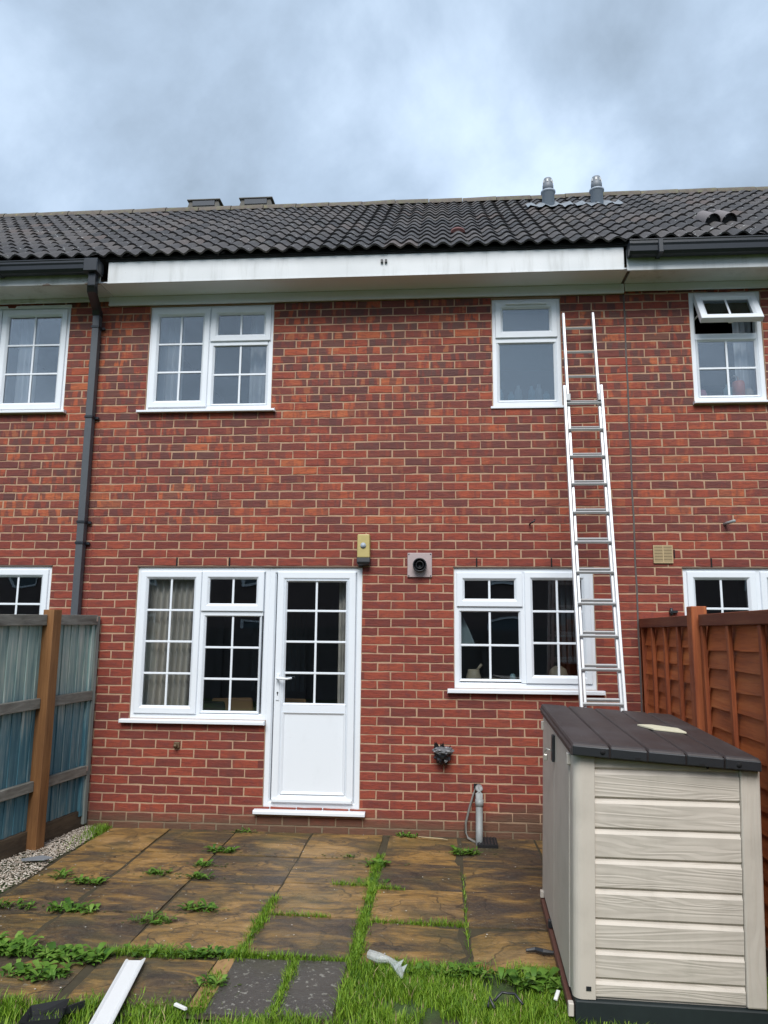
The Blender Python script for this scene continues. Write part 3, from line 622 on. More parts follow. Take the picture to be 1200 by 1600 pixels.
# back door
dr = MB().ring(DR[0], DR[1], 0.135, DR[3], FR(0.055)).build('back_door', 'upvc', mid)
leaf = MB().ring(0.684, 1.378, 0.178, 2.126, SA(0.074, 0.004)).build('door_leaf', 'upvc', dr)
MB().box(0.757, 1.305, 0.0095, 0.05, 0.925, 0.984).build('door_rail', 'upvc', dr, 0.004)
MB().box(0.757, 1.305, 0.020, 0.05, 0.25, 0.926).build('door_panel', 'upvc', dr)
MB().ring(0.756, 1.306, 0.251, 0.926, [(0, 0.03), (0, 0.007), (0.006, 0.006), (0.016, 0.014), (0.022, 0.0195)]).build('panel_moulding', 'upvc', dr)
panes(dr, 0.757, 1.305, 0.985, 2.052, 2, 4, 0.030, 'glass')
MB().ring(0.755, 1.307, 0.983, 2.054, BD(0.016, 0.006)).build('glazing_bead', 'upvc', dr)
MB().box(0.692, 1.37, -0.014, 0.006, 0.188, 0.216).build('weather_bar', 'upvc', dr, 0.004)
MB().box(0.676, 1.386, 0.03, 0.08, 0.136, 0.176).build('threshold', 'pipe_grey', dr)
m = MB(); pr = [(0.06, 0.134), (-0.05, 0.128), (-0.056, 0.122), (-0.056, 0.098), (0.06, 0.098)]
m.loft([[(0.545, *p) for p in pr], [(1.487, *p) for p in pr]], True, True, True); m.build('door_sill', 'upvc', dr, 0.002)
MB().box(0.700, 0.730, -0.004, 0.004, 1.02, 1.245).build('handle_plate', 'upvc', dr, 0.004, 2)
MB().tube([(0.715, 0.0, 1.208), (0.715, -0.045, 1.208), (0.735, -0.05, 1.208), (0.80, -0.048, 1.205), (0.842, -0.040, 1.212)], [0.011, 0.011, 0.012, 0.010, 0.009]).build('handle_lever', 'upvc', dr)
MB().lathe([(0.0, -0.0065), (0.008, -0.0065), (0.008, 0.0)], (0.715, 0, 1.085), 'y', 10).box(0.712, 0.718, -0.0063, 0.0, 1.062, 1.085).build('keyhole', 'dark', dr)
# fascia, soffit and frieze
MB().box(-0.905, 3.712, -0.33, -0.312, 4.722, 4.932).build('fascia_board', 'paint', mid, 0.003)
MB().box(-0.905, 3.712, -0.334, -0.3305, 4.722, 4.734).build('fascia_bead', 'paint', mid)
MB().box(-0.98, 3.75, -0.311, -0.03, 4.738, 4.748).build('soffit_board', 'upvc', mid)
MB().box(-1.022, 3.776, -0.030, -0.012, 4.648, 4.737).build('frieze_board', 'upvc', mid, 0.002)
MB().box(-1.022, 3.776, -0.034, -0.0305, 4.652, 4.662).build('frieze_bead', 'upvc', mid)
MB().box(-0.93, 3.735, -0.345, -0.30, 4.933, 4.975).build('eaves_felt', 'felt', mid)
for s in (-1, 1): MB().box(1.625+s*0.018-0.010, 1.625+s*0.018+0.010, -0.352, -0.3305, 4.845, 4.872).build('fascia_clip', 'black', mid)
# flue pipes through the roof
for px in (3.40, 3.965):
    y, z = roof_pt(10.3*GA); z -= 0.06
    f = MB().lathe([(0.072, -0.05), (0.072, 0.26), (0.078, 0.262), (0.086, 0.27), (0.086, 0.285), (0.070, 0.29)], (px, y, z), n=24).build('flue_pipe', 'flue_grey', mid)
    MB().lathe([(0.064, 0.288), (0.064, 0.36), (0.056, 0.385), (0.056, 0.425), (0.046, 0.45), (0.022, 0.465)], (px, y, z), n=20).build('flue_cowl', 'flue_dark', f)
    for k in range(7):
        a = 2*math.pi*k/7; MB().box(-0.009, 0.009, -0.003, 0.003, -0.016, 0.016, Matrix.Translation((px+0.0575*math.cos(a), y+0.0575*math.sin(a), z+0.405)) @ Matrix.Rotation(a+math.pi/2, 4, 'Z')).build('cowl_slot', 'whiteplastic', f)
    q = MB(); nn = 17; lo = []
    for sx in (0, 1, 2):
        s = 10.3*GA-0.16+0.15*sx
        lo.append([(px-0.26+0.52*i/(nn-1), *roof_pt(s+0.02*math.sin(i*1.9), 0.058+0.014*math.cos(2*math.pi*(px-0.26+0.52*i/(nn-1)-TX0-0.075)/0.15)+0.006*math.sin(i*2.3+sx))) for i in range(nn)])
    q.loft(lo, False, smooth=True); q.build('lead_flashing', 'lead', f)
y, z = roof_pt(3*GA); inst('roof_tile', tile_me(9), mid.children[1] if mid.children[1].name.startswith('roof') else mid, (TX0+0.3*11, y, z+0.004), (TH, 0, 0))
pm = MB(); pm.loft([[(TX0+0.3*11+0.15+0.075*math.cos(math.pi*(1-j/8)), 0.0+0.30*i, 0.046+0.014*math.sin(math.pi*j/8)-0.02*i) for j in range(9)] for i in (0, 1)], False, smooth=True)
pm2 = MB()
for s_, h0 in ((3*GA-0.005, 0.026), (3*GA+0.20, 0.012)): pm2.v += []
lo = [[(TX0+3.3+0.075+0.07*math.cos(math.pi*(1-j/8)), *roof_pt(s_, h0+0.040*math.sin(math.pi*j/8))) for j in range(9)] for s_, h0 in ((3*GA-0.004, 0.024), (3*GA+0.15, 0.016))]
MB().loft(lo, False, smooth=True).add(lo[0], [tuple(range(9))]).build('patched_tile', 'pink_tile', mid)
# ridge vent boxes
for px in (-1.02, -0.315):
    y, z = roof_pt(ROWS*GA+0.05); 
    def trap(w, a, b): return [(px-w/2, a, b), (px+w/2, a, b)]
    m = MB(); m.loft([[(px-0.225, y-0.11, z-0.01), (px+0.225, y-0.11, z-0.01), (px+0.225, y+0.11, z-0.01), (px-0.225, y+0.11, z-0.01)], [(px-0.195, y-0.10, z+0.105), (px+0.195, y-0.10, z+0.105), (px+0.195, y+0.10, z+0.105), (px-0.195, y+0.10, z+0.105)]], True, True, True)
    v = m.build('ridge_vent', 'ventbox', mid); MB().box(px-0.225, px+0.225, y-0.125, y+0.125, z+0.105, z+0.122).build('vent_cap', 'ventbox', v, 0.004)
    MB().box(px-0.15, px+0.15, y-0.117, y-0.10, z+0.03, z+0.098).build('vent_grille', 'vent_dark', v)
# boiler flue plate, wall pieces
fp = MB().box(1.830, 2.043, -0.016, 0.004, 2.082, 2.294).build('flue_plate', 'plate', mid, 0.004, 2)
for a in (1.842, 2.031):
    for b in (2.094, 2.282): MB().lathe([(0.006, -0.018), (0.006, -0.012)], (a, 0, b), 'y', 8).build('screw', 'pipe_grey', fp)
MB().lathe([(0.060, 0.0), (0.060, -0.085), (0.054, -0.09), (0.050, -0.085), (0.050, -0.03), (0.034, -0.03), (0.034, -0.08), (0.029, -0.082), (0.027, -0.03), (0.001, -0.03)], (1.938, 0, 2.184), 'y', 28).build('flue_terminal', 'black', fp)
st = MB().box(-0.172, -0.122, -0.02, 0.004, 0.61, 0.66).build('old_tap_stub', 'brass', mid, 0.004); MB().lathe([(0.014, -0.055), (0.014, -0.018)], (-0.15, 0, 0.632), 'y', 10).build('stub_pipe', 'brass', st)
MB().tube([(2.89, 0, 2.545), (2.90, -0.05, 2.552), (2.925, -0.06, 2.565), (2.93, -0.05, 2.58)], 0.007, 8).build('wall_hook', 'black', mid)
# waste pipe, hose and gully
wp = MB().tube([(2.428, 0.03, 0.325), (2.428, -0.03, 0.348), (2.428, -0.065, 0.345), (2.427, -0.085, 0.315), (2.426, -0.092, 0.22), (2.421, -0.16, 0.06), (2.416, -0.22, -0.07)], 0.029, 16).build('waste_pipe', 'waste', mid)
MB().tube([(2.4275, -0.086, 0.27), (2.427, -0.094, 0.215)], 0.034, 16).build('pipe_collar', 'waste', wp)
MB().box(2.385, 2.44, -0.006, 0.02, 0.335, 0.375).build('pipe_hole', 'dark', mid)
hs = [(2.40, 0.0, 0.352), (2.385, -0.035, 0.30), (2.35, -0.05, 0.20), (2.318, -0.05, 0.08), (2.315, -0.06, 0.0), (2.335, -0.09, -0.03), (2.375, -0.13, -0.045), (2.41, -0.16, -0.05)]
MB().tube(hs, 0.010, 8).build('drain_hose', 'hose', mid)
gu = MB().box(2.40, 2.56, -0.30, -0.06, -0.062, -0.028).build('gully', 'dark', mid)
for k in range(6): MB().box(2.41+0.025*k, 2.422+0.025*k, -0.295, -0.065, -0.034, -0.022).build('gully_bar', 'black', gu)
# rooms behind the windows
room(mid, -1.0, 1.62, 4.2, -0.02, 2.36); room(mid, 1.72, 3.74, 3.6, -0.02, 2.36); room(mid, -1.0, 1.62, 3.8, 2.62, 4.9); room(mid, 2.3, 3.74, 2.6, 2.62, 4.9)

# ---- left house
lh = thing('terraced_house', 'left neighbour house behind the blue fence, black gutter over flaking white fascia', 'house', (-2.6, 0, -0.04))
LU = (-2.62, -1.408, 3.63, 4.665); LG = (-2.62, -1.392, 1.0, 2.170)
brick_wall(lh, -4.6, HX0, [LU, LG], 300, lambda x, z: (z < 1.72 and x < -0.9) or z > 4.6, 4.70)
roof(lh, -12, 0)
window(lh, LU, [('sash', -2.085, -1.437, 3.648, 4.640, 2, 3), ('sash', -2.60, -2.095, 4.283, 4.64, 2, 1), ('fixed', -2.585, -2.11, 3.665, 4.262, 2, 2)], [(-2.09, 3.66, 4.63)], [(4.272, -2.6, -2.1)], 'glass_up', sill=(-2.68, -1.375, 3.600, 3.632))
MB().box(-2.64, -1.40, 0.0, 0.05, 4.652, 4.685).build('window_head_trim', 'upvc', lh, 0.003)
window(lh, LG, [('sash', -2.0, -1.42, 1.03, 2.14, 2, 4), ('sash', -2.59, -2.01, 1.03, 2.14, 2, 4)], [(-2.005, 1.03, 2.14)], [], 'glass')
lintel(lh, LG[0], LG[1], 2.171)
MB().box(-4.6, -0.975, -0.33, -0.312, 4.722, 4.90).build('fascia_board', 'peel', lh, 0.003)
MB().box(-4.6, -0.985, -0.311, -0.03, 4.735, 4.745).build('soffit_board', 'paint', lh)
MB().box(-4.6, -1.024, -0.030, -0.012, 4.695, 4.734).build('frieze_board', 'paint', lh, 0.002)
def gutter(house, x0, x1, z0, z1, cap_l=False, cap_r=False):
    h = z1-z0; pr = [(-0.338, z1-0.012), (-0.338, z0+0.01), (-0.36, z0), (-0.42, z0), (-0.442, z0+0.022), (-0.446, z0+h*0.55), (-0.455, z0+h*0.7), (-0.455, z1-0.014), (-0.461, z1-0.008), (-0.461, z1), (-0.452, z1), (-0.449, z1-0.02), (-0.438, z0+h*0.5), (-0.434, z0+0.028), (-0.415, z0+0.008), (-0.362, z0+0.008), (-0.344, z0+0.016), (-0.344, z1-0.012)]
    gt = MB().loft([[(x0, *p) for p in pr], [(x1, *p) for p in pr]], True, True, True).build('gutter', 'guttr', house)
    for e, on in ((x0, cap_l), (x1, cap_r)):
        if on: MB().loft([[(e-0.012, p[0]-0.003*(1 if p[0] < -0.4 else -1), p[1]) for p in pr[:10]], [(e+0.012, p[0]-0.003*(1 if p[0] < -0.4 else -1), p[1]) for p in pr[:10]]], True, True, True).build('gutter_end', 'guttr', gt)
    return gt
gt = gutter(lh, -4.6, -0.955, 4.80, 4.905, cap_r=True)
MB().box(-1.075, -0.945, -0.466, -0.336, 4.785, 4.908).build('gutter_outlet', 'guttr', gt, 0.006)
for x in (-1.9, -2.8, -3.7): MB().box(x-0.02, x+0.02, -0.464, -0.336, 4.795, 4.9).build('gutter_bracket', 'guttr', gt, 0.004)
def sq_pipe(pts, w, name, mat, parent, bev=0.006):
    m = MB(); lo = []
    for i, p in enumerate(pts): x, y, z = p[:3]; lo.append([(x-w/2, y-w/2, z), (x+w/2, y-w/2, z), (x+w/2, y+w/2, z), (x-w/2, y+w/2, z)])
    m.loft(lo, True, True, True); return m.build(name, mat, parent, bev, 2)
dp = sq_pipe([(-1.113, -0.050, 4.60), (-1.113, -0.050, -0.06)], 0.066, 'downpipe', 'pipe_grey', lh)
sq_pipe([(-1.01, -0.39, 4.79), (-1.01, -0.39, 4.665), (-1.03, -0.345, 4.63)], 0.068, 'pipe_offset', 'guttr', dp)
sq_pipe([(-1.015, -0.385, 4.672), (-1.03, -0.345, 4.622), (-1.10, -0.085, 4.565), (-1.113, -0.052, 4.53)], 0.074, 'pipe_offset', 'guttr', dp)
for z in (4.42, 3.545, 2.565, 2.375):
    MB().box(-1.152, -1.074, -0.089, -0.004, z-0.012, z+0.012).box(-1.074, -1.045, -0.03, -0.004, z-0.012, z+0.012).build('pipe_bracket', 'guttr', dp, 0.003)
room(lh, -2.9, -1.07, 3.4, -0.02, 2.36); room(lh, -2.9, -1.07, 3.4, 2.62, 4.9)

# ---- right house
rh = thing('terraced_house', 'right neighbour house above the red brown fence, upper window tilted open, black gutter', 'house', (5.0, 0, -0.04))
RU = (4.348, 4.968, 3.628, 4.655); RG = (4.166, 5.40, 1.0, 2.165)
brick_wall(rh, HX1, 7.4, [RU, RG], 300, lambda x, z: (z < 1.72 and x > 3.83) or z > 4.62, 4.70)
roof(rh, 16, 27, 0.012, skip={(3, 19)})
rw = window(rh, RU, [('fixed', 4.396, 4.920, 3.675, 4.212, 2, 2)], [], [(4.235, 4.39, 4.92)], 'glass_up', sill=(4.335, 5.0, 3.602, 3.630))
HG = Matrix.Translation((0, 0.006, 4.632)) @ Matrix.Rotation(R(-29), 4, 'X') @ Matrix.Translation((0, -0.006, -4.632))
def hinge(o): o.matrix_parent_inverse = HG; return o
s_ = hinge(MB().ring(4.395, 4.922, 4.292, 4.632, SA(0.068)).build('open_sash', 'upvc', rw))
for a, b in ((4.462, 4.6585), (4.6585, 4.855)): hinge(MB().box(a, b, 0.026, 0.032, 4.359, 4.565).build('pane', 'glass', rw))
hinge(MB().box(4.649, 4.668, 0.020, 0.0255, 4.359, 4.565).build('glazing_bar', 'upvc', rw, 0.003))
hinge(MB().box(4.64, 4.68, 0.055, 0.075, 4.30, 4.33).build('window_latch', 'upvc', rw, 0.003))
for x in (4.402, 4.914): MB().box(x-0.005, x+0.005, -0.10, 0.06, 4.40, 4.412, Matrix.Translation((0, 0, 0))).build('window_stay', 'chrome', rw)
w = window(rh, RG, [('sash', 4.20, 4.762, 1.03, 2.138, 2, 4), ('sash', 4.80, 5.37, 1.03, 2.138, 2, 4)], [(4.781, 1.03, 2.14)], [], 'glass')
lintel(rh, RG[0], RG[1], 2.166)
MB().box(4.40, 4.412, -0.004, 0.02, 2.175, 2.25).build('weep_vent', 'dark', rh); MB().box(4.098, 4.108, -0.004, 0.02, 2.255, 2.325).build('weep_vent', 'dark', rh)
jt = MB(); jl = []
for i in range(24):
    z = -0.04+4.69*i/23; dx = 0.003*math.sin(i*2.1); jl.append([(HX1-0.0135+dx, 0.0055, z), (HX1-0.0135+dx, -0.0015, z), (HX1+0.0005+dx, -0.0015, z), (HX1+0.0005+dx, 0.0055, z)])
jt.loft(jl, True, True, True); jt.build('movement_joint', 'sealant', rh)
MB().box(3.735, 7.4, -0.33, -0.312, 4.712, 4.915).build('fascia_board', 'paint', rh, 0.003)
MB().box(3.78, 7.4, -0.311, -0.03, 4.738, 4.748).build('soffit_board', 'paint', rh)
MB().box(3.785, 7.4, -0.030, -0.012, 4.668, 4.737).build('frieze_board', 'upvc', rh, 0.002)
gt = gutter(rh, 3.745, 7.4, 4.812, 4.932, cap_l=True)
for x in (3.99, 4.95, 5.9): MB().box(x-0.02, x+0.02, -0.466, -0.336, 4.806, 4.925).build('gutter_bracket', 'guttr', gt, 0.004)
ab = MB().box(3.927, 4.089, -0.006, 0.004, 2.208, 2.362).build('air_brick', 'dark', rh)
MB().ring(3.927, 4.089, 2.208, 2.362, [(0, 0.0), (0, -0.014), (0.007, -0.014), (0.007, -0.004)]).build('vent_frame', 'airbrick', ab)
for k in range(11): MB().box(3.934, 4.082, -0.0145, -0.004, 2.2165+0.0127*k, 2.2245+0.0127*k).build('slat', 'airbrick', ab)
MB().box(4.004, 4.012, -0.0155, -0.004, 2.214, 2.356).build('vent_divider', 'airbrick', ab)
MB().tube([(4.53, 0.02, 2.543), (4.545, -0.04, 2.548), (4.565, -0.14, 2.552)], 0.013, 10).build('overflow_pipe', 'waste', rh)
tb = MB().box(4.035, 4.10, -0.03, 0.004, 1.79, 1.81).build('pipe_clip', 'black', rh); MB().lathe([(0.012, -0.03), (0.012, 0.03)], (4.05, -0.02, 1.80)).build('clip_stub', 'black', tb)
# vent tile pair standing proud of the roof
vt = MB()
rfR = [c for c in rh.children if c.name.startswith('roof')][0]
bx = TX0+0.3*19
for i in range(2):
    cx_ = bx+0.075+0.15*i-0.02; lo = []
    for s, h0 in ((3*GA-0.03, 0.03), (3*GA+0.30, 0.02)): lo.append([(cx_+0.072*math.cos(math.pi*(1-j/8)), *roof_pt(s, h0+0.012+0.085*math.sin(math.pi*j/8))) for j in range(9)])
    vt.loft(lo, False, smooth=True)
vo = vt.build('vent_tile', 'vent_tile', rfR)
for i in range(2):
    cx_ = bx+0.075+0.15*i-0.02; l0 = [(cx_+0.066*math.cos(math.pi*(1-j/8)), *roof_pt(3*GA-0.015, 0.02+0.08*math.sin(math.pi*j/8))) for j in range(9)]
    MB().add(l0, [tuple(range(9))]).loft([l0, [(p[0], p[1]+0.05, p[2]-0.01) for p in l0]], False).build('vent_mouth', 'felt', rfR)
y, z = roof_pt(3*GA); inst('roof_tile', tiles[0], rfR, (bx, y, z+0.012), (TH, 0, 0))
room(rh, 3.9, 5.9, 3.4, -0.02, 2.36); room(rh, 3.9, 5.9, 3.4, 2.62, 4.9)

# ------------------------------------------------------------------ wall light
wl = thing('wall_light', 'yellowed amber wall lamp on black base above the door corner', 'wall light', (1.448, 0, 2.18))
m = MB(); m.loft([[(1.394, 0, 2.245), (1.394, -0.085, 2.245), (1.505, -0.085, 2.245), (1.505, 0, 2.245)], [(1.390, 0, 2.452), (1.394, -0.070, 2.452), (1.500, -0.070, 2.452), (1.504, 0, 2.452)]], True, True, True); m.build('lamp_lens', 'lens', wl, 0.008, 2)
m = MB(); m.loft([[(1.400, 0, 2.178), (1.402, -0.08, 2.184), (1.500, -0.08, 2.184), (1.502, 0, 2.178)], [(1.392, 0, 2.205), (1.392, -0.095, 2.205), (1.508, -0.095, 2.205), (1.508, 0, 2.205)], [(1.392, 0, 2.247), (1.392, -0.09, 2.247), (1.508, -0.09, 2.247), (1.508, 0, 2.247)]], True, True, True); m.build('lamp_base', 'black', wl, 0.004)
MB().lathe([(0.024, -0.088), (0.024, -0.078)], (1.447, 0, 2.352), 'y', 14).build('lamp_badge', 'flue_grey', wl)

# black bag over an outlet
bg_ = thing('wrapped_outlet', 'black plastic bag taped round an outlet on the brick wall', 'wrapped outlet', (2.13, 0, 0.6))
def blob(name, mat, c, rx, ry, rz, amp, f, parent, nu=22, nv=14):
    m = MB(); lo = []
    for i in range(nv+1):
        t = math.pi*i/nv; l = []
        for k in range(nu):
            a = 2*math.pi*k/nu; d = Vector((math.sin(t)*math.cos(a), math.sin(t)*math.sin(a), math.cos(t))); s = 1+amp*mnoise.noise(d*f+Vector(c)*3)+amp*0.6*abs(mnoise.noise(d*f*2.3))
            l.append((c[0]+rx*d.x*s, c[1]+ry*d.y*s, c[2]+rz*d.z*s))
        lo.append(l)
    return m.loft(lo, True, True, True, False).build(name, mat, parent)
blob('bag_body', 'bag', (2.13, -0.055, 0.60), 0.062, 0.06, 0.062, 0.5, 4, bg_)
blob('tape_wrap', 'tape', (2.133, -0.07, 0.645), 0.082, 0.058, 0.030, 0.35, 3, bg_)
m = MB()
for k in range(11):
    a = random.uniform(-0.05, 0.055); h = random.uniform(0.03, 0.075); y = random.uniform(-0.09, -0.05); w_ = random.uniform(0.012, 0.022)
    m.add([(2.125+a-w_, y, 0.655), (2.125+a+w_, y-0.012, 0.655), (2.125+a*1.35+random.uniform(-.01, .01), y-0.01, 0.655+h), (2.125+a, y+0.015, 0.66)], [(0, 1, 2), (1, 3, 2), (3, 0, 2)])
m.build('bag_neck', 'bag', bg_)

# ------------------------------------------------------------------ ladder
ld = thing('extension_ladder', 'aluminium double extension ladder leaning on the brick wall beside the kitchen window', 'ladder', (3.27, -1.05, gz(-1.05)))
LY = lambda z: -0.06-0.2257*(4.45-z)
nrm = Vector((0, -1, -0.2257)).normalized(); axz = Vector((0, 0.2257, 1)).normalized()
def on(cx, z, off): 
    b = Vector((cx, LY(z), z)); return b + nrm*off
def railbar(name, c0, c1, z0, z1, off, w=0.024, d=0.055):
    m = MB(); lo = []
    for z, cx in ((z0, c0), (z1, c1)):
        p = on(cx, z, off); lo.append([tuple(p+Vector((sx*w/2, 0, 0))+nrm*(sd_*d/2)) for sx, sd_ in ((-1, -1), (1, -1), (1, 1), (-1, 1))])
    return m.loft(lo, True, True, True).build(name, 'alu', ld, 0.004, 2)
slope = 0.0175; cxf = lambda z: 3.353-0.0172*(4.45-z); cxb = lambda z: 3.334-0.0177*(3.72-z)
for s in (-1, 1):
    railbar('fly_rail', cxf(0.68)+s*0.130, cxf(4.45)+s*0.130, 0.68, 4.455, 0.0, 0.022, 0.044)
    railbar('base_rail', cxb(-0.08)+s*0.155, cxb(3.72)+s*0.155, gz(-1.08), 3.72, 0.035, 0.022, 0.048)
    p = on(cxf(3.62)+s*0.135, 3.60, 0.02); MB().box(p.x-0.020, p.x+0.020, p.y-0.03, p.y+0.03, p.z-0.03, p.z+0.03).build('guide_bracket', 'alu_dark', ld, 0.003)
    p = on(cxb(-0.08)+s*0.155, gz(-1.08)+0.03, 0.035); MB().box(p.x-0.017, p.x+0.017, p.y-0.04, p.y+0.04, gz(p.y), gz(p.y)+0.08).build('rubber_foot', 'black', ld, 0.004)
for k in range(15):
    z = 4.293-0.243*k
    a = on(cxf(z)-0.12, z, 0.0); b = on(cxf(z)+0.12, z, 0.0); MB().tube([a, b], 0.0125, 4, False).build('fly_rung', 'alu_dark', ld)
for k in range(15):
    z = 3.545-0.243*k
    if z < 0.1: break
    a = on(cxb(z)-0.145, z, 0.040); b = on(cxb(z)+0.145, z, 0.040); MB().tube([a, b], 0.0125, 4, False).build('base_rung', 'alu_dark', ld)

# ------------------------------------------------------------------ left fence
fdx, fdy = -0.1724, -0.985
lf = thing('fence', 'weathered blue board fence with grey rails and brown post at left', 'fence', (-0.93, 0, -0.04))
FA = math.atan2(fdx, -fdy)      # fence frame: u along the fence towards the viewer, w across to the garden side
def FM(u, w, z): return (-0.935+fdx*u+0.985*w, -0.02+fdy*u-0.1724*w, z)
def fbox(u0, u1, w0, w1, z0, z1, name, mat, bev=0.003, skew=0.0, slope_=True):
    m = MB(); v = []
    for z in (z0, z1):
        for w in (w0, w1):
            for u in (u0, u1):
                zz = z + (0.02*(fdy*u) if slope_ else 0); v.append(FM(u, w+(skew if u == u1 else 0), zz))
    m.add(v, [(0, 2, 3, 1), (4, 5, 7, 6), (0, 1, 5, 4), (2, 6, 7, 3), (0, 4, 6, 2), (1, 3, 7, 5)]); return m.build(name, mat, lf, bev)
u = 0.03; k = 0
while u < 3.0:
    wd = random.uniform(0.096, 0.112); fbox(u, u+wd+0.012, -0.010, -0.001, 0.10, 1.715+random.uniform(-0.006, 0.006), 'board', 'blueboard', 0.002, skew=0.011); u += wd
fbox(0.0, 0.045, -0.012, 0.045, -0.02, 1.725, 'end_stile', 'stile'); fbox(0.046, 0.085, 0.0, 0.03, 0.05, 1.69, 'end_batten', 'blueboard')
for a, b in ((0.05, 0.595), (0.705, 2.44), (2.56, 3.1)):
    fbox(a, b, 0.010, 0.052, 1.650, 1.735, 'rail', 'railwood'); fbox(a, b, 0.010, 0.050, 1.005, 1.085, 'rail', 'railwood'); fbox(a, b, 0.010, 0.050, 0.385, 0.462, 'rail', 'railwood')
for uu in (0.60, 2.445): fbox(uu, uu+0.10, 0.004, 0.104, -0.06, 1.775, 'post', 'postwood', 0.004)
fbox(0.03, 3.1, -0.02, 0.02, -0.06, 0.095, 'gravel_board', 'gravelboard')
for z in (1.70, 0.44): fbox(0.052, 0.066, 0.052, 0.056, z-0.02, z+0.02, 'rail_clip', 'chrome', 0)

# ------------------------------------------------------------------ right fence
rfn = thing('fence', 'red brown waney lap panel fence on the right behind the shed', 'fence', (3.83, 0, -0.04))
def panel(ya, yb):
    n = 14; zt = 1.665
    for k in range(n):
        z1 = zt-0.118*k; z0 = z1-0.145; m = MB(); N = 12; top = []; bot = []; seed = random.random()*40
        for i in range(N+1):
            y = ya+(yb-ya)*i/N; wv = 0.010*mnoise.noise(Vector((y*2.2, k*3.1, seed)))+0.004*mnoise.noise(Vector((y*9, k*3.1, seed)))
            sag = 0.006*mnoise.noise(Vector((y*3, k*1.3, seed+5)))
            bot.append((y, z0+wv, 3.812+sag)); top.append((y, z1, 3.836))
        f = [(p[2], p[0], p[1]) for p in bot]; t_ = [(p[2], p[0], p[1]) for p in top]; fb = [(p[2]+0.008, p[0], p[1]) for p in bot]
        m.loft([fb, f, t_], False); m.build('lap_board', 'redboard', rfn)
    bs = [ya-0.022, yb+0.022] + [ya+(yb-ya)*q for q in ((0.255, 0.5, 0.745) if abs(yb-ya) < 1.5 else (0.25, 0.5, 0.75))]
    for y in bs: MB().box(3.785, 3.811, y-0.02, y+0.02, 0.0, 1.662).build('batten', 'redpost', rfn, 0.003)
    MB().box(3.778, 3.845, yb, ya, 1.664, 1.738).build('top_rail', 'redrail', rfn, 0.004)
panel(-0.02, -1.345); panel(-1.50, -3.32); panel(-3.47, -4.6)
for y in (-1.425, -3.395): MB().box(3.745, 3.845, y-0.05, y+0.05, -0.1, 1.792).build('post', 'redpost', rfn, 0.005)
MB().box(3.80, 3.85, -4.6, -0.02, -0.16, -0.0).build('gravel_board', 'gravelboard', rfn)
MB().box(3.785, 3.84, -0.06, -0.0015, -0.04, 1.74).build('wall_batten', 'redpost', rfn, 0.003)

# ------------------------------------------------------------------ storage shed
SH = thing('storage_shed', 'beige plastic garden storage shed with dark brown lid in front of the red brown fence', 'shed', (2.705, -2.825, gz(-2.825)), local=True, rot=(0.02, 0, R(-2.0)))
SW, SL, KX = 0.825, 1.40, 0.026
class SB(MB):
    def build(s, *a, **k):
        s.v = [(x+KX*z, y, z) for x, y, z in s.v]; return MB.build(s, *a, **k)
joints = [1.083, 0.954, 0.820, 0.690, 0.560, 0.430, 0.303, 0.179, 0.098]
SB().box(0.10, SW-0.07, 0.018, 0.05, 0.09, 1.11).build('side_core', 'sheddoor', SH)
def plank(z0, z1, z1r=None):
    z1r = z1 if z1r is None else z1r; x0, x1 = 0.098, SW-0.088
    m = SB(); lo = []
    for x, zt in ((x0, z1), (x1, z1r)):
        lo.append([(x, 0.03, z0+0.002), (x, 0.013, z0+0.003), (x, 0.0065, z0+0.010), (x, 0.0035, zt-0.021), (x, 0.0125, zt-0.010), (x, 0.015, zt-0.003), (x, 0.03, zt-0.002)])
    m.loft(lo, True, True, True); m.build('plank', 'shed', SH)
for a, b in zip(joints[1:], joints[:-1]): plank(a, b)
plank(1.083, 1.155, 1.115)
# front left rounded corner post and right corner post
m = SB(); lo = []
for z, zz in ((0.098, 0), (1.145, 1)):
    l = [(0.096, 0.03, z), (0.096, -0.004, z), (0.045, -0.006, z)] + [(0.040-0.040*math.sin(a), 0.034-0.040*math.cos(a), z) for a in [math.pi/2*i/6 for i in range(7)]] + [(0.0, 0.12, z), (0.02, 0.12, z), (0.03, 0.04, z)]
    lo.append(l)
m.loft(lo, True, True, True, False); m.build('corner_post', 'sheddoor', SH)
SB().box(SW-0.086, SW, -0.006, 0.08, 0.098, 1.10).build('corner_post', 'shedpost', SH, 0.008, 2)
SB().box(SW-0.03, SW, 0.08, SL, 0.098, 1.10).build('back_panel', 'sheddoor', SH)
SB().box(0.03, SW-0.03, SL-0.03, SL, 0.098, 1.12).build('side_panel', 'sheddoor', SH)
for y0, y1 in ((0.122, 0.742), (0.748, SL-0.01)): SB().box(-0.004, 0.028, y0, y1, 0.085, 1.145).build('door', 'sheddoor', SH, 0.006, 2)
SB().box(0.008, SW+0.004, -0.012, SL+0.01, -0.005, 0.094).build('plinth', 'plinth', SH, 0.006, 2)
SB().box(-0.016, 0.007, 0.03, SL, 0.012, 0.055).build('threshold_strip', 'rampw', SH, 0.004)
for y in (-0.002, 1.32, 0.86): SB().box(-0.022, 0.002, y, y+0.035, 0.02 if y < 0.5 else 0.06, 0.075 if y < 0.5 else 0.10).build('hinge_block', 'sheddoor' if y != 0.86 else 'black', SH, 0.003)
for y, z in ((0.085, 1.085), (1.345, 1.065)): SB().box(-0.018, 0.006, y, y+0.035, z, z+0.055).build('lid_catch', 'sheddoor', SH, 0.004)
SB().box(0.0, 0.002, 0.10, 0.115, 1.01, 1.08).build('catch_slot', 'pipe_grey', SH)
hp = SB().box(-0.022, -0.004, 0.70, 0.745, 0.985, 1.13).build('hasp', 'black', SH, 0.006, 2)
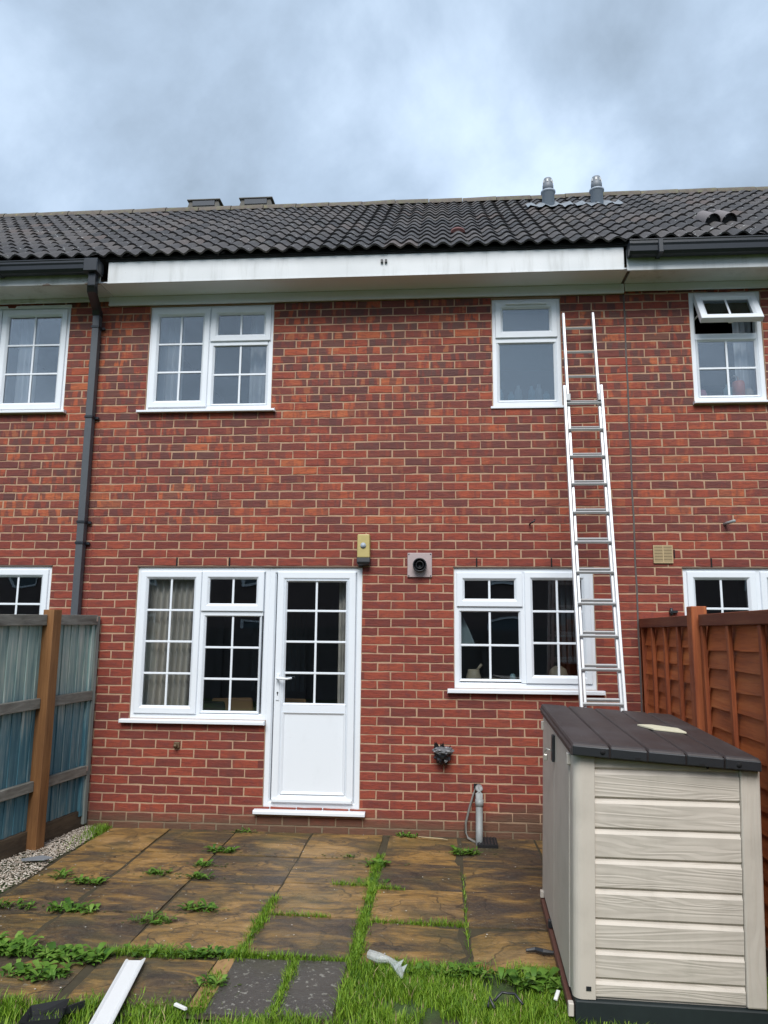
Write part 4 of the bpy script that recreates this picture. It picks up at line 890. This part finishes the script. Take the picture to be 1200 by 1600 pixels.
SB().tube([(-0.020, 0.735, 1.04), (-0.045, 0.75, 1.05), (-0.055, 0.755, 1.03), (-0.05, 0.755, 1.015)], 0.005, 6).build('padlock_shackle', 'chrome', hp)
SB().box(-0.062, -0.040, 0.742, 0.768, 0.985, 1.02).build('padlock_body', 'chrome', hp, 0.005, 2)
SB().box(0.054, 0.076, -0.009, -0.0055, 0.135, 0.152).build('drain_slot', 'black', SH)
# lid: five boards running front to back, right side lower, hinged over the body
ld0 = SB().box(0.0, 0.10, 0.0, 0.1, 1.15, 1.151)
def lz(x, y): return 1.158-0.052*x/0.83+0.010*y/1.4
xb = [-0.012, 0.158, 0.326, 0.494, 0.660, 0.818]
Y0, Y1 = -0.045, SL+0.045
for i in range(5):
    a, b = xb[i]+(0.002 if i else 0), xb[i+1]-(0.002 if i < 4 else 0); m = SB(); lo = []
    ys = [(Y0, 0.0, 0.040), (Y0+0.004, -0.0, 0.046), (Y0+0.014, 0.0, 0.052), (Y1-0.01, 0.0, 0.052), (Y1, 0.0, 0.042)]
    for y, bo, h in ys:
        l = []
        for x, e in ((a, 0.010), (a+0.006, 0.002), (a+0.02, 0.0), (b-0.02, 0.0), (b-0.006, 0.002), (b, 0.010)): l.append((x, y, lz(x, y)+h-e))
        l = [(a, y, lz(a, y)-0.002)] + l + [(b, y, lz(b, y)-0.002)]; lo.append(l)
    m.loft(lo, True, True, True); m.build('lid_board', 'lid', SH)
for i in range(5):
    a, b = xb[i]+0.004, xb[i+1]-0.004
    m = SB(); m.loft([[(a+e, yy, lz(a, 0)-0.004+e), (b-e, yy, lz(b, 0)-0.004+e), (b-e, yy, lz(b, 0)+0.040-e), (a+e, yy, lz(a, 0)+0.040-e)] for yy, e in ((Y0+0.006, 0), (Y0-0.006, 0.0), (Y0-0.009, 0.004))], True, True, True); m.build('lid_end', 'black', SH)
m = SB(); lo = []
for y in (Y0+0.01, Y1-0.01): lo.append([(-0.014, y, lz(0, y)-0.006), (0.813, y, lz(0.813, y)-0.006), (0.813, y, lz(0.813, y)+0.034), (-0.006, y, lz(0, y)+0.036), (-0.020, y, lz(0, y)+0.022)])
m.loft(lo, True, True, True); m.build('lid_frame', 'lid', SH)
for x, z in ((0.125, 0.020), (0.72, 0.018)): SB().lathe([(0.012, -0.056), (0.012, -0.04)], (x, 0, lz(x, 0)+z), 'y', 12).build('lid_hole', 'dark', SH)
for x in (0.28, 0.56): SB().box(x-0.012, x+0.012, -0.056, -0.04, lz(x, 0)+0.0, lz(x, 0)+0.010).build('lid_notch', 'dark', SH)
for x, z in ((0.60, 1.105), (0.755, 1.10)): SB().lathe([(0.006, 0.0015), (0.006, 0.008)], (x, 0, z), 'y', 8).build('screw_hole', 'dark', SH)
SHM = Matrix.Translation(SH.location) @ SH.rotation_euler.to_matrix().to_4x4()
def onlid(x, y, h): q = lz(x, y)+0.0525+h; return tuple(SHM @ Vector((x+KX*q, y, q)))
oc = MB(); ocp = [(0.445, 0.72), (0.505, 0.60), (0.665, 0.565), (0.655, 0.70), (0.53, 0.76)]
oc.loft([[onlid(x, y, 0.001) for x, y in ocp], [onlid(x, y, 0.010) for x, y in ocp]], True, True, True)
o = oc.build('wood_offcut', 'offcut', None, 0.001)
tag(o, 'small pale pointed wood offcut lying on the dark shed lid', 'offcut')

# ------------------------------------------------------------------ things seen through the windows
def drape(x0, x1, y, z0, z1, folds, amp, name, label, mat='curtain', slant=0.0, pinch=0.0):
    m = MB(); N = folds*8; lo = []
    for j in range(9):
        t = j/8; z = z0+(z1-z0)*t; l = []
        for i in range(N+1):
            s = i/N; x = x0+(x1-x0)*s*(1-pinch*t)+slant*t; l.append((x, y+amp*(1-0.3*t)*math.sin(2*math.pi*folds*s+0.5*math.sin(7*s+2*t)), z))
        lo.append(l)
    o = m.loft(lo, False, smooth=True).build(name, mat); return tag(o, label, 'curtain')
drape(-0.60, -0.15, 0.15, 0.25, 2.28, 8, 0.035, 'curtain', 'cream pleated curtain filling the tall lounge casement left of the door', slant=0.06)
drape(1.20, 1.46, 0.24, 0.05, 2.28, 4, 0.03, 'curtain', 'cream curtain hanging at the right edge of the back door glass')
drape(0.30, 0.62, 0.22, 3.3, 4.66, 4, 0.03, 'curtain', 'pale curtain at the right of the upper left bedroom window', 'net')
drape(-0.62, -0.36, 0.22, 3.3, 4.66, 4, 0.03, 'curtain', 'pale curtain at the left of the upper left bedroom window', 'net')
drape(-2.02, -1.82, 0.2, 3.4, 4.66, 4, 0.025, 'curtain', 'pale net curtain in the upper window of the left house', 'net')
drape(4.79, 4.96, 0.2, 3.3, 4.64, 3, 0.02, 'curtain', 'pale curtain in the upper window of the right house', 'net')
# slatted blinds
for x0, x1, z0, z1, y, lab in ((0.0, 0.62, 0.95, 1.80, 1.9, 'dark vertical slat blind deep in the lounge'), (3.12, 3.42, 1.35, 2.15, 0.25, 'dark vertical slat blind at the right of the kitchen window')):
    t = thing('vertical_blind', lab, 'blind', ((x0+x1)/2, y, z0)); n = int((x1-x0)/0.05)
    MB().box(x0, x1, y-0.02, y+0.02, z1, z1+0.03).build('head_rail', 'pipe_grey', t)
    for k in range(n):
        x = x0+0.05*k; m = MB(); m.box(-0.022, 0.022, -0.001, 0.001, z0, z1, Matrix.Translation((x+0.025, y, 0)) @ Matrix.Rotation(0.5, 4, 'Z')); m.build('slat', 'blind', t)
def chair(x, y, rz, mat, label, cat='chair', group='wooden dining chairs'):
    t = thing('dining_chair', label, cat, (x, y, 0.0), group if mat == 'chairwood' else None, local=True, rot=(0, 0, rz))
    MB().box(-0.2, 0.2, -0.2, 0.2, 0.43, 0.47).build('seat', mat, t, 0.01)
    m = MB(); m.loft([[(-0.17, 0.18, 0.55), (0.17, 0.18, 0.55), (0.17, 0.205, 0.55), (-0.17, 0.205, 0.55)], [(-0.20, 0.21, 0.86), (0.20, 0.21, 0.86), (0.20, 0.235, 0.86), (-0.20, 0.235, 0.86)], [(-0.185, 0.215, 0.98), (0.185, 0.215, 0.98), (0.185, 0.24, 0.98), (-0.185, 0.24, 0.98)]], True, True, True); m.build('backrest', mat, t, 0.01)
    for sx in (-1, 1):
        for sy in (-1, 1): MB().box(sx*0.17-0.018, sx*0.17+0.018, sy*0.17-0.018, sy*0.17+0.018, 0.0, 0.43 if sy < 0 else 0.60).build('leg', mat, t)
    return t
chair(-0.01, 0.50, math.pi, 'chairblack', 'black dining chair against the cream curtain')
chair(0.20, 0.42, 0.25, 'chairwood', 'left wooden chair seen through the fixed pane beside the door'); chair(0.62, 0.46, -0.2, 'chairwood', 'right wooden chair seen through the fixed pane beside the door')
tb = thing('dining_table', 'wooden dining table behind the fixed lounge pane', 'table', (0.4, 1.7, 0)); MB().box(-0.15, 1.05, 1.35, 2.1, 0.72, 0.75).build('tabletop', 'tablewood', tb, 0.005)
for a in (-0.1, 1.0):
    for b in (1.4, 2.05): MB().box(a-0.03, a+0.03, b-0.03, b+0.03, 0, 0.72).build('leg', 'tablewood', tb)
def lathe_thing(name, prof, c, mat, label, cat, group=None):
    o = MB().lathe(prof, c, n=18).build(name, mat); return tag(o, label, cat, group)
ks = 1.17
MB_ = MB
shelf = MB().box(2.24, 3.41, 0.087, 0.22, ks-0.03, ks).build('window_board', 'upvc', mid)
jug = thing('milk_jug', 'flowered cream jug on the kitchen window board', 'jug', (2.40, 0.155, ks))
MB().lathe([(0.045, 0), (0.062, 0.02), (0.066, 0.06), (0.052, 0.10), (0.050, 0.125), (0.046, 0.125), (0.047, 0.10), (0.05, 0.03)], (2.40, 0.155, ks), n=20).build('jug_body', 'china', jug)
MB().tube([(2.43, 0.15, ks+0.12), (2.47, 0.145, ks+0.17)], 0.012, 8).build('spoon', 'china', jug)
lathe_thing('bowl', [(0.05, 0), (0.085, 0.05), (0.08, 0.05), (0.045, 0.01)], (2.55, 0.16, ks), 'china', 'wide cream bowl beside the jug on the kitchen window board', 'bowl')
lathe_thing('soap_bottle', [(0.022, 0), (0.025, 0.06), (0.022, 0.085), (0.010, 0.095)], (2.735, 0.14, ks), 'bluebottle', 'small pale blue bottle at the foot of the kitchen mullion', 'bottle')
lathe_thing('globe_ornament', [(0.03, 0), (0.07, 0.03), (0.085, 0.08), (0.07, 0.13), (0.03, 0.16)], (3.14, 0.25, ks), 'china', 'cream globe ornament in the right kitchen casement', 'ornament')
m = MB(); lo = []
for j in range(7):
    t = j/6; lo.append([(2.24+(0.02+0.16*(1-t)**0.7)*i/6, 0.2+0.012*math.sin(i*2), 1.48+0.33*t+0.02*i/6*(1-t)) for i in range(7)])
tag(m.loft(lo, False, smooth=True).build('tea_towel', 'bluecloth'), 'pale blue cloth hanging at the left of the kitchen window', 'cloth')
for bi, (x, h, r_, mt) in enumerate(((2.665, 0.12, 0.028, 'bluebottle'), (2.76, 0.10, 0.03, 'bluebottle'), (2.825, 0.155, 0.034, 'whiteplastic'), (2.945, 0.15, 0.032, 'bluebottle'), (3.01, 0.165, 0.030, 'whiteplastic'), (3.075, 0.10, 0.03, 'bluebottle'))):
    lathe_thing('toiletry_bottle', [(r_, 0), (r_, h*0.7), (r_*0.5, h*0.85), (r_*0.5, h)], (x, 0.083, 3.672), mt, ('leftmost', 'second from left', 'third from left', 'third from right', 'second from right', 'rightmost')[bi]+' of the pale bottles behind the frosted bathroom glass', 'bottle', 'toiletry bottles behind the frosted window')
pu = thing('pump_bottle', 'coral pump dispenser in the upper window of the right house', 'bottle', (4.77, 0.13, 3.69))
MB().lathe([(0.052, 0), (0.054, 0.14), (0.048, 0.155), (0.015, 0.16)], (4.77, 0.105, 3.685), n=18).build('bottle_body', 'coral', pu)
MB().tube([(4.77, 0.105, 3.84), (4.77, 0.105, 3.885), (4.745, 0.10, 3.895), (4.725, 0.095, 3.888)], 0.010, 8).build('pump_head', 'whiteplastic', pu)
lathe_thing('pink_pot', [(0.035, 0), (0.042, 0.05), (0.03, 0.085), (0.01, 0.095)], (4.46, 0.13, 3.685), 'pinkpot', 'small pink pot in the upper window of the right house', 'pot')
lathe_thing('toiletry_bottle', [(0.04, 0), (0.04, 0.11), (0.02, 0.13), (0.02, 0.15)], (4.70, 0.16, 3.685), 'bluebottle', 'pale blue bottle left of the coral pump dispenser', 'bottle')
lathe_thing('toiletry_bottle', [(0.045, 0), (0.05, 0.07), (0.03, 0.10)], (4.87, 0.15, 3.685), 'bits', 'squat cream pot right of the coral pump dispenser', 'pot')
for x0, x1, z, lab in ((2.24, 2.8, 1.17, ''),): pass
for a, b, z in ((2.60, 3.20, 3.670), (4.36, 4.96, 3.683)): MB().box(a, b, 0.041, 0.24, z-0.02, z).build('window_board', 'upvc', mid if a < 4 else rh)

# ------------------------------------------------------------------ grass, weeds
def blades(n, area, hmin, hmax, name, label, w=0.0022, seed=1, dens=None, mat='grass'):
    r = np.random.default_rng(seed); V = []; F = []
    for _ in range(n):
        x, y = area(r)
        h = r.uniform(hmin, hmax)*(0.65+0.7*(0.5+0.5*mnoise.noise(Vector((x*4, y*4, 3.0))))); a = r.uniform(0, 6.283); lean = r.uniform(0.1, 0.95)*h; ww = w*r.uniform(0.7, 1.4)
        dx, dy = math.cos(a), math.sin(a); px, py = -dy*ww, dx*ww; z = gz(y)-0.028; b = len(V)
        V += [(x-px, y-py, z), (x+px, y+py, z), (x+dx*lean*0.35-px*0.8, y+dy*lean*0.35-py*0.8, z+h*0.62), (x+dx*lean*0.35+px*0.8, y+dy*lean*0.35+py*0.8, z+h*0.62), (x+dx*lean, y+dy*lean, z+h)]
        F += [(b, b+1, b+3, b+2), (b+2, b+3, b+4)]
    me = bpy.data.meshes.new(name); me.from_pydata(V, [], F); me.materials.append(M[mat]); o = bpy.data.objects.new(name, me); col.objects.link(o)
    return tag(o, label, 'grass', kind='stuff')
def lawn_area(r):
    while True:
        x = r.uniform(-1.6, 4.2); y = -2.28-abs(r.normal(0, 0.5))-0.0 if r.random() < 0.85 else r.uniform(-4.6, -2.4)
        if y < -4.6: continue
        e = 0.03*mnoise.noise(Vector((x*6, 0, 1)))
        if x < 1.0 and y > -2.86+e: continue
        if 1.0 <= x < 1.64 and y > -2.90+e: continue
        if x >= 1.64 and y > -2.335+e: continue
        if 2.70 < x < 3.56 and y > -2.80: continue
        tu = max(0, min(1, (-2.47-y)/0.78)); tx = 0.548+0.132*tu
        if abs(x-tx) < 0.075 and y < -2.45: continue
        bare = math.exp(-(((x-2.42)/0.22)**2+((y+2.50)/0.10)**2))
        if r.random() < bare*0.93: continue
        cl = mnoise.noise(Vector((x*3.1, y*3.1, 7)))+0.6*mnoise.noise(Vector((x*9, y*9, 2)))
        if r.random() > 0.62+1.1*cl+(0.0 if x > 1.0 else -0.12): continue
        return x, y
blades(62000, lawn_area, 0.022, 0.066, 'grass', 'green tufted lawn grass in the foreground', seed=3)
M['straw'] = plain('dry_grass', (0.38, 0.30, 0.15), 0.9, var=0.3)
blades(1500, lawn_area, 0.03, 0.07, 'dry_grass', 'dry straw coloured stems through the lawn', seed=13, mat='straw')
jl = [((1.652, -0.55), (1.666, -2.33), 0.020, 3600), ((1.060, -1.5), (1.052, -2.35), 0.018, 1500), ((1.05, -2.31), (1.68, -2.31), 0.014, 800), ((0.30, -2.335), (1.03, -2.305), 0.022, 1500), ((1.69, -1.795), (2.26, -1.80), 0.010, 450), ((1.08, -1.745), (1.45, -1.75), 0.010, 350), ((1.36, -2.30), (1.36, -2.9), 0.016, 900), ((1.0, -2.5), (1.02, -2.9), 0.02, 400), ((2.266, -0.9), (2.266, -2.3), 0.004, 160), ((1.40, -1.215), (1.66, -1.225), 0.012, 350), ((1.66, -1.24), (1.86, -1.245), 0.014, 300), ((0.45, -2.87), (1.0, -2.85), 0.05, 900)]
wts = np.array([j[3] for j in jl], float); wts /= wts.sum()
def joint_area(r):
    a, b, s, _ = jl[r.choice(len(jl), p=wts)]
    while True:
        t = r.random(); x = a[0]+(b[0]-a[0])*t+r.normal(0, s); y = a[1]+(b[1]-a[1])*t+r.normal(0, s)
        if mnoise.noise(Vector((x*7, y*7, 5))) > -0.12-0.5*r.random(): return x, y
blades(int(sum(j[3] for j in jl)), joint_area, 0.028, 0.055, 'joint_grass', 'short grass growing in the joints between paving slabs', seed=5)
def corner_area(r):
    while True:
        y = -abs(r.normal(0, 0.22))-0.03; x = -0.72+r.normal(0, 0.05)
        if x > -0.66 or x < -0.85: continue
        return x, y
blades(900, corner_area, 0.03, 0.07, 'corner_grass', 'grass sprouting from the gravel in the wall corner', seed=8)
def weed(x, y, n, ln, label, kind=0, spread=0.03):
    m = MB(); nar = random.choice((0.1, 0.3, 0.5, 0.8))
    for k in range(n):
        a = random.uniform(0, 6.283); L = ln*random.uniform(0.40, 1.2); w = L*(random.uniform(0.12, 0.26) if random.random() > nar else random.uniform(0.025, 0.06)); up = random.uniform(0.25, 0.95); cx, cy = x+random.uniform(-1, 1)*spread*1.9, y+max(-1.1, min(1.1, random.gauss(0, 0.7)))*spread*0.6
        d = Vector((math.cos(a), math.sin(a), 0)); s = Vector((-d.y, d.x, 0)); z0 = gz(cy)-0.004; c = Vector((cx, cy, z0)); lo = []
        for t, ww in ((0, 0.15), (0.35, 0.8), (0.65, 1.0), (0.9, 0.5), (1.0, 0.04)):
            p = c+d*L*t*(1-0.25*up)+Vector((0, 0, up*L*(t-0.62*t*t)*1.5)); lo.append([tuple(p-s*w*ww+Vector((0, 0, 0.25*w*ww))), tuple(p), tuple(p+s*w*ww+Vector((0, 0, 0.25*w*ww)))])
        m.loft(lo, False, smooth=True)
    o = m.build('weed_plant', 'leaf'); tag(o, label, 'weed', 'weeds growing between the slabs'); return o
W = [(0.45, -0.60, 42, 0.075, 'bushy weed near the wall left of the door', 0.045), (0.415, -0.92, 30, 0.06, 'leafy weed just below the bushy wall weed', 0.03), (0.47, -1.17, 34, 0.065, 'low weed on the joint two slabs left of the door', 0.04),
     (0.15, -1.13, 36, 0.075, 'upright weed with narrow leaves in the middle of the left slabs', 0.04), (-0.24, -1.34, 46, 0.065, 'spreading weed with pale lower leaves among the left slabs', 0.05), (-0.49, -1.26, 18, 0.10, 'weed with one tall round leaf by the gravel', 0.025),
     (-0.50, -1.78, 34, 0.07, 'flat weed at the left picture edge beyond the gravel', 0.06), (-0.12, -1.80, 60, 0.07, 'long dense weed row on the left slab joint', 0.075), (0.42, -1.93, 50, 0.085, 'large leafy weed in the middle of the patio', 0.06), (0.66, -1.72, 46, 0.075, 'straggly weed with dry stems between two grey slabs', 0.06),
     (0.20, -2.42, 90, 0.085, 'thick patch of broad leaves behind the white plastic trim', 0.09), (0.10, -2.62, 60, 0.08, 'leafy patch left of the white plastic trim', 0.08), (0.58, -2.33, 60, 0.075, 'broad leaf weeds along the joint above the white trim', 0.08), (0.88, -2.33, 50, 0.065, 'dark low weeds at the end of the long slab joint', 0.06),
     (-0.28, -2.36, 110, 0.09, 'big dock weed patch at the far left front', 0.10), (-0.10, -2.40, 60, 0.08, 'dock weed beside the big left patch', 0.07), (1.0, -2.63, 26, 0.06, 'small weed on the bare orange sand', 0.03), (1.648, -0.78, 50, 0.075, 'tall leafy weed in the joint right of the door', 0.04), (1.650, -1.16, 44, 0.055, 'spreading weed lower in the joint right of the door', 0.05),
     (2.30, -0.46, 80, 0.075, 'bright green clump beside the drain gully', 0.05), (0.48, -0.06, 26, 0.05, 'small weed at the wall foot left of the door sill', 0.04), (1.85, -0.05, 30, 0.05, 'small weed at the wall foot right of the door', 0.045), (1.42, -0.62, 10, 0.04, 'tiny weed on the slab below the door', 0.015),
     (2.60, -2.50, 60, 0.10, 'leafy weed against the shed corner', 0.06), (2.42, -2.42, 30, 0.07, 'weed at the bare soil by the last slab', 0.06), (2.24, -2.40, 34, 0.075, 'broad leaf weed in the lawn edge under the yellow slab', 0.05), (2.05, -2.42, 30, 0.065, 'low clover like weed on the lawn edge', 0.06)]
for x, y, n, ln, lab, spd in W: weed(x, y, int(n*1.7), ln*0.95, lab, 0 if random.random() < 0.8 else 1, spd)

# ------------------------------------------------------------------ loose things on the ground
wpz = thing('plastic_trim', 'length of white grooved plastic trim lying on the grass at front left', 'plastic trim', (0.6, -2.8, gz(-2.8)))
prf = [(-0.052, 0.030), (-0.046, 0.040), (-0.038, 0.043), (-0.030, 0.036), (0.030, 0.034), (0.040, 0.040), (0.050, 0.046), (0.055, 0.042), (0.050, 0.030), (0.038, 0.026), (-0.034, 0.026)]
a0, a1 = Vector((0.548, -2.47, gz(-2.47)-0.015)), Vector((0.680, -3.25, gz(-3.25)-0.005)); dd = (a1-a0).normalized(); sd_ = Vector((-dd.y, dd.x, 0)).normalized()
MB().loft([[tuple(p+sd_*u_+Vector((0, 0, v_))) for u_, v_ in prf] for p in (a0, a1)], True, True, True).build('trim_strip', 'profile', wpz)
bt = thing('plastic_bottle', 'crumpled clear plastic bottle wrapper on the lawn edge', 'plastic bottle', (1.82, -2.4, gz(-2.4)))
pts = [(1.745, -2.345), (1.80, -2.375), (1.855, -2.385), (1.89, -2.43), (1.915, -2.49), (1.925, -2.54)]
MB().tube([(x, y, gz(y)+0.045-0.004*i) for i, (x, y) in enumerate(pts)], [0.022, 0.026, 0.014, 0.020, 0.022, 0.006], 9, False).build('film_sleeve', 'film', bt)
for x, y, z in ((1.90, -2.44, 0.05), (1.92, -2.48, 0.045), (1.88, -2.46, 0.04)): MB().add([(x, y, gz(y)+z), (x+0.03, y+0.01, gz(y)+z+0.012), (x+0.012, y-0.03, gz(y)+z-0.01)], [(0, 1, 2)]).add([(x, y, gz(y)+z+0.001), (x+0.03, y+0.01, gz(y)+z+0.014), (x+0.012, y-0.03, gz(y)+z-0.008)], [(2, 1, 0)]).build('torn_film', 'film', bt)
o = MB().loft([[(-0.036, -0.010, 0), (0.032, -0.006, 0), (0.036, 0.010, 0), (-0.034, 0.008, 0)], [(-0.034, -0.008, 0.012), (0.030, -0.004, 0.014), (0.034, 0.008, 0.012), (-0.032, 0.006, 0.012)]], True, True, True).build('plastic_scrap', 'whiteplastic', None, 0.002); o.location = (0.945, -2.915, gz(-2.9)+0.022); o.rotation_euler = (0, 0.1, -0.45); tag(o, 'white plastic scrap in the grass right of the white trim', 'scrap')
o = MB().loft([[(-0.010, -0.030, 0), (0.010, -0.030, 0), (0.012, 0.030, 0), (-0.008, 0.030, 0)], [(-0.008, -0.028, 0.010), (0.008, -0.028, 0.010), (0.010, 0.028, 0.012), (-0.006, 0.028, 0.010)]], True, True, True).build('plastic_scrap', 'whiteplastic', None, 0.002); o.location = (2.655, -2.665, gz(-2.66)+0.03); o.rotation_euler = (0.3, 0.2, -0.3); tag(o, 'white plastic scrap by the shed corner', 'scrap')
bk = thing('black_tray', 'broken black plastic tray in the grass at the front left corner', 'tray', (0.42, -2.98, gz(-2.98)))
MB().loft([[(0.30, -3.0, gz(-3)+0.0), (0.42, -2.95, gz(-3)+0.0), (0.45, -3.08, gz(-3)), (0.32, -3.10, gz(-3))], [(0.28, -2.98, gz(-3)+0.035), (0.435, -2.93, gz(-3)+0.05), (0.475, -3.08, gz(-3)+0.04), (0.30, -3.12, gz(-3)+0.03)]], True, True, False).build('tray_base', 'felt', bk)
MB().box(-0.05, 0.05, -0.004, 0.004, 0, 0.03, Matrix.Translation((0.47, -2.96, gz(-3)+0.01)) @ Matrix.Rotation(0.9, 4, 'Z')).build('tray_fragment', 'black', bk)
o = MB().tube([(2.36, -2.74, gz(-2.7)+0.03), (2.40, -2.70, gz(-2.7)+0.05), (2.46, -2.71, gz(-2.7)+0.05), (2.49, -2.76, gz(-2.7)+0.03)], 0.006, 7).tube([(2.33, -2.78, gz(-2.7)+0.02), (2.34, -2.74, gz(-2.7)+0.045), (2.36, -2.79, gz(-2.7)+0.02)], 0.007, 6).build('black_cable', 'black'); tag(o, 'short loop of black cable in the lawn near the shed', 'cable')
o = MB().loft([[(-0.10, -0.03, 0.018), (0.06, -0.04, 0.022), (0.11, 0.0, 0.026), (0.02, 0.04, 0.03), (-0.11, 0.0, 0.02)], [(-0.10, -0.03, 0.026), (0.06, -0.04, 0.030), (0.11, 0.0, 0.034), (0.02, 0.04, 0.038), (-0.11, 0.0, 0.028)]], True, True, True).build('slate_piece', 'slate', None, 0.001); o.location = (-0.80, -0.98, gz(-1)); o.rotation_euler = (0, 0, 0.2); tag(o, 'broken grey slate piece lying on the gravel strip', 'slate')
o = MB().tube([(1.93, -0.115, -0.026), (2.03, -0.125, -0.030), (2.12, -0.14, -0.030), (2.17, -0.15, -0.034)], [0.004, 0.006, 0.005, 0.003], 6).build('twig', 'twig'); tag(o, 'thin pale stick on the paving by the drain', 'stick')
o = MB().tube([(2.57, -2.15, -0.068), (2.62, -2.14, -0.066), (2.66, -2.17, -0.064), (2.715, -2.175, -0.066)], [0.008, 0.014, 0.016, 0.010], 6, False).build('plastic_strip', 'black'); tag(o, 'crumpled black plastic strip on the slab beside the shed', 'strip')
gr = MB()
for _ in range(420):
    x = random.uniform(-0.68, 2.75); y = random.uniform(-2.8, -0.05)
    if random.random() > 0.35+0.65*math.exp(-(x+0.7)/0.7): continue
    s = random.uniform(0.002, 0.007); gr.add([(x+s*p[0], y+s*p[1], gz(y)+0.001+s*0.6*p[2]) for p in ico], icf)
mo = MB()      # moss flakes in the joints round the weeds
for (jx, jy, n_, ln_, lab_, sp_) in W:
    for _ in range(26):
        x = jx+random.gauss(0, 0.13); y = jy+random.gauss(0, 0.022); s = random.uniform(0.003, 0.010)
        if y > -0.03: continue
        mo.add([(x+s*p[0]*1.5, y+s*p[1], gz(y)-0.001+s*0.45*p[2]) for p in ico], icf)
M['moss'] = plain('moss', (0.062, 0.085, 0.020), 0.95, var=0.5, sc_=60)
tag(mo.build('moss', 'moss'), 'dull green moss flakes round the weeds on the paving', 'moss', kind='stuff')
tag(gr.build('grit', 'bits'), 'pale grit and crumbs scattered over the paving', 'grit', kind='stuff')

# ------------------------------------------------------------------ what stands behind the viewer (seen only mirrored in the panes)
bf = thing('fence', 'brown closeboard fence at the far end of the garden behind the viewer', 'fence', (2, -13, gz(-13)))
MB().box(-14, 18, -13.05, -13.0, gz(-13)-0.05, 1.7).build('board_panel', 'farfence', bf)
for k in range(14): MB().box(-13+2.3*k, -12.88+2.3*k, -12.99, -12.9, gz(-13)-0.05, 1.75).build('post', 'farfence', bf)
fh = thing('terraced_house', 'brick terrace facing this one from beyond the garden end', 'house', (2, -25, gz(-13)))
MB().box(-26, 30, -32, -25, gz(-13)-0.1, 5.0).build('wall', 'oldred', fh)
MB().loft([[(x, -24.5, 4.95), (x, -28.5, 8.0), (x, -32.5, 4.95)] for x in (-26.5, 30.5)], True, True, True).build('roof', 'farroof', fh)
for k in range(10):
    for z0, z1 in ((1.0, 2.2), (3.5, 4.6)):
        x = -22+5.2*k; f = MB().ring(x, x+1.5, z0, z1, [(0, -24.9), (0, -24.98+0.06), (0.10, -24.92), (0.10, -24.98)]).build('window', 'upvc', fh); MB().box(x+0.1, x+1.4, -24.99, -24.97, z0+0.1, z1-0.1).build('pane', 'blind', f)
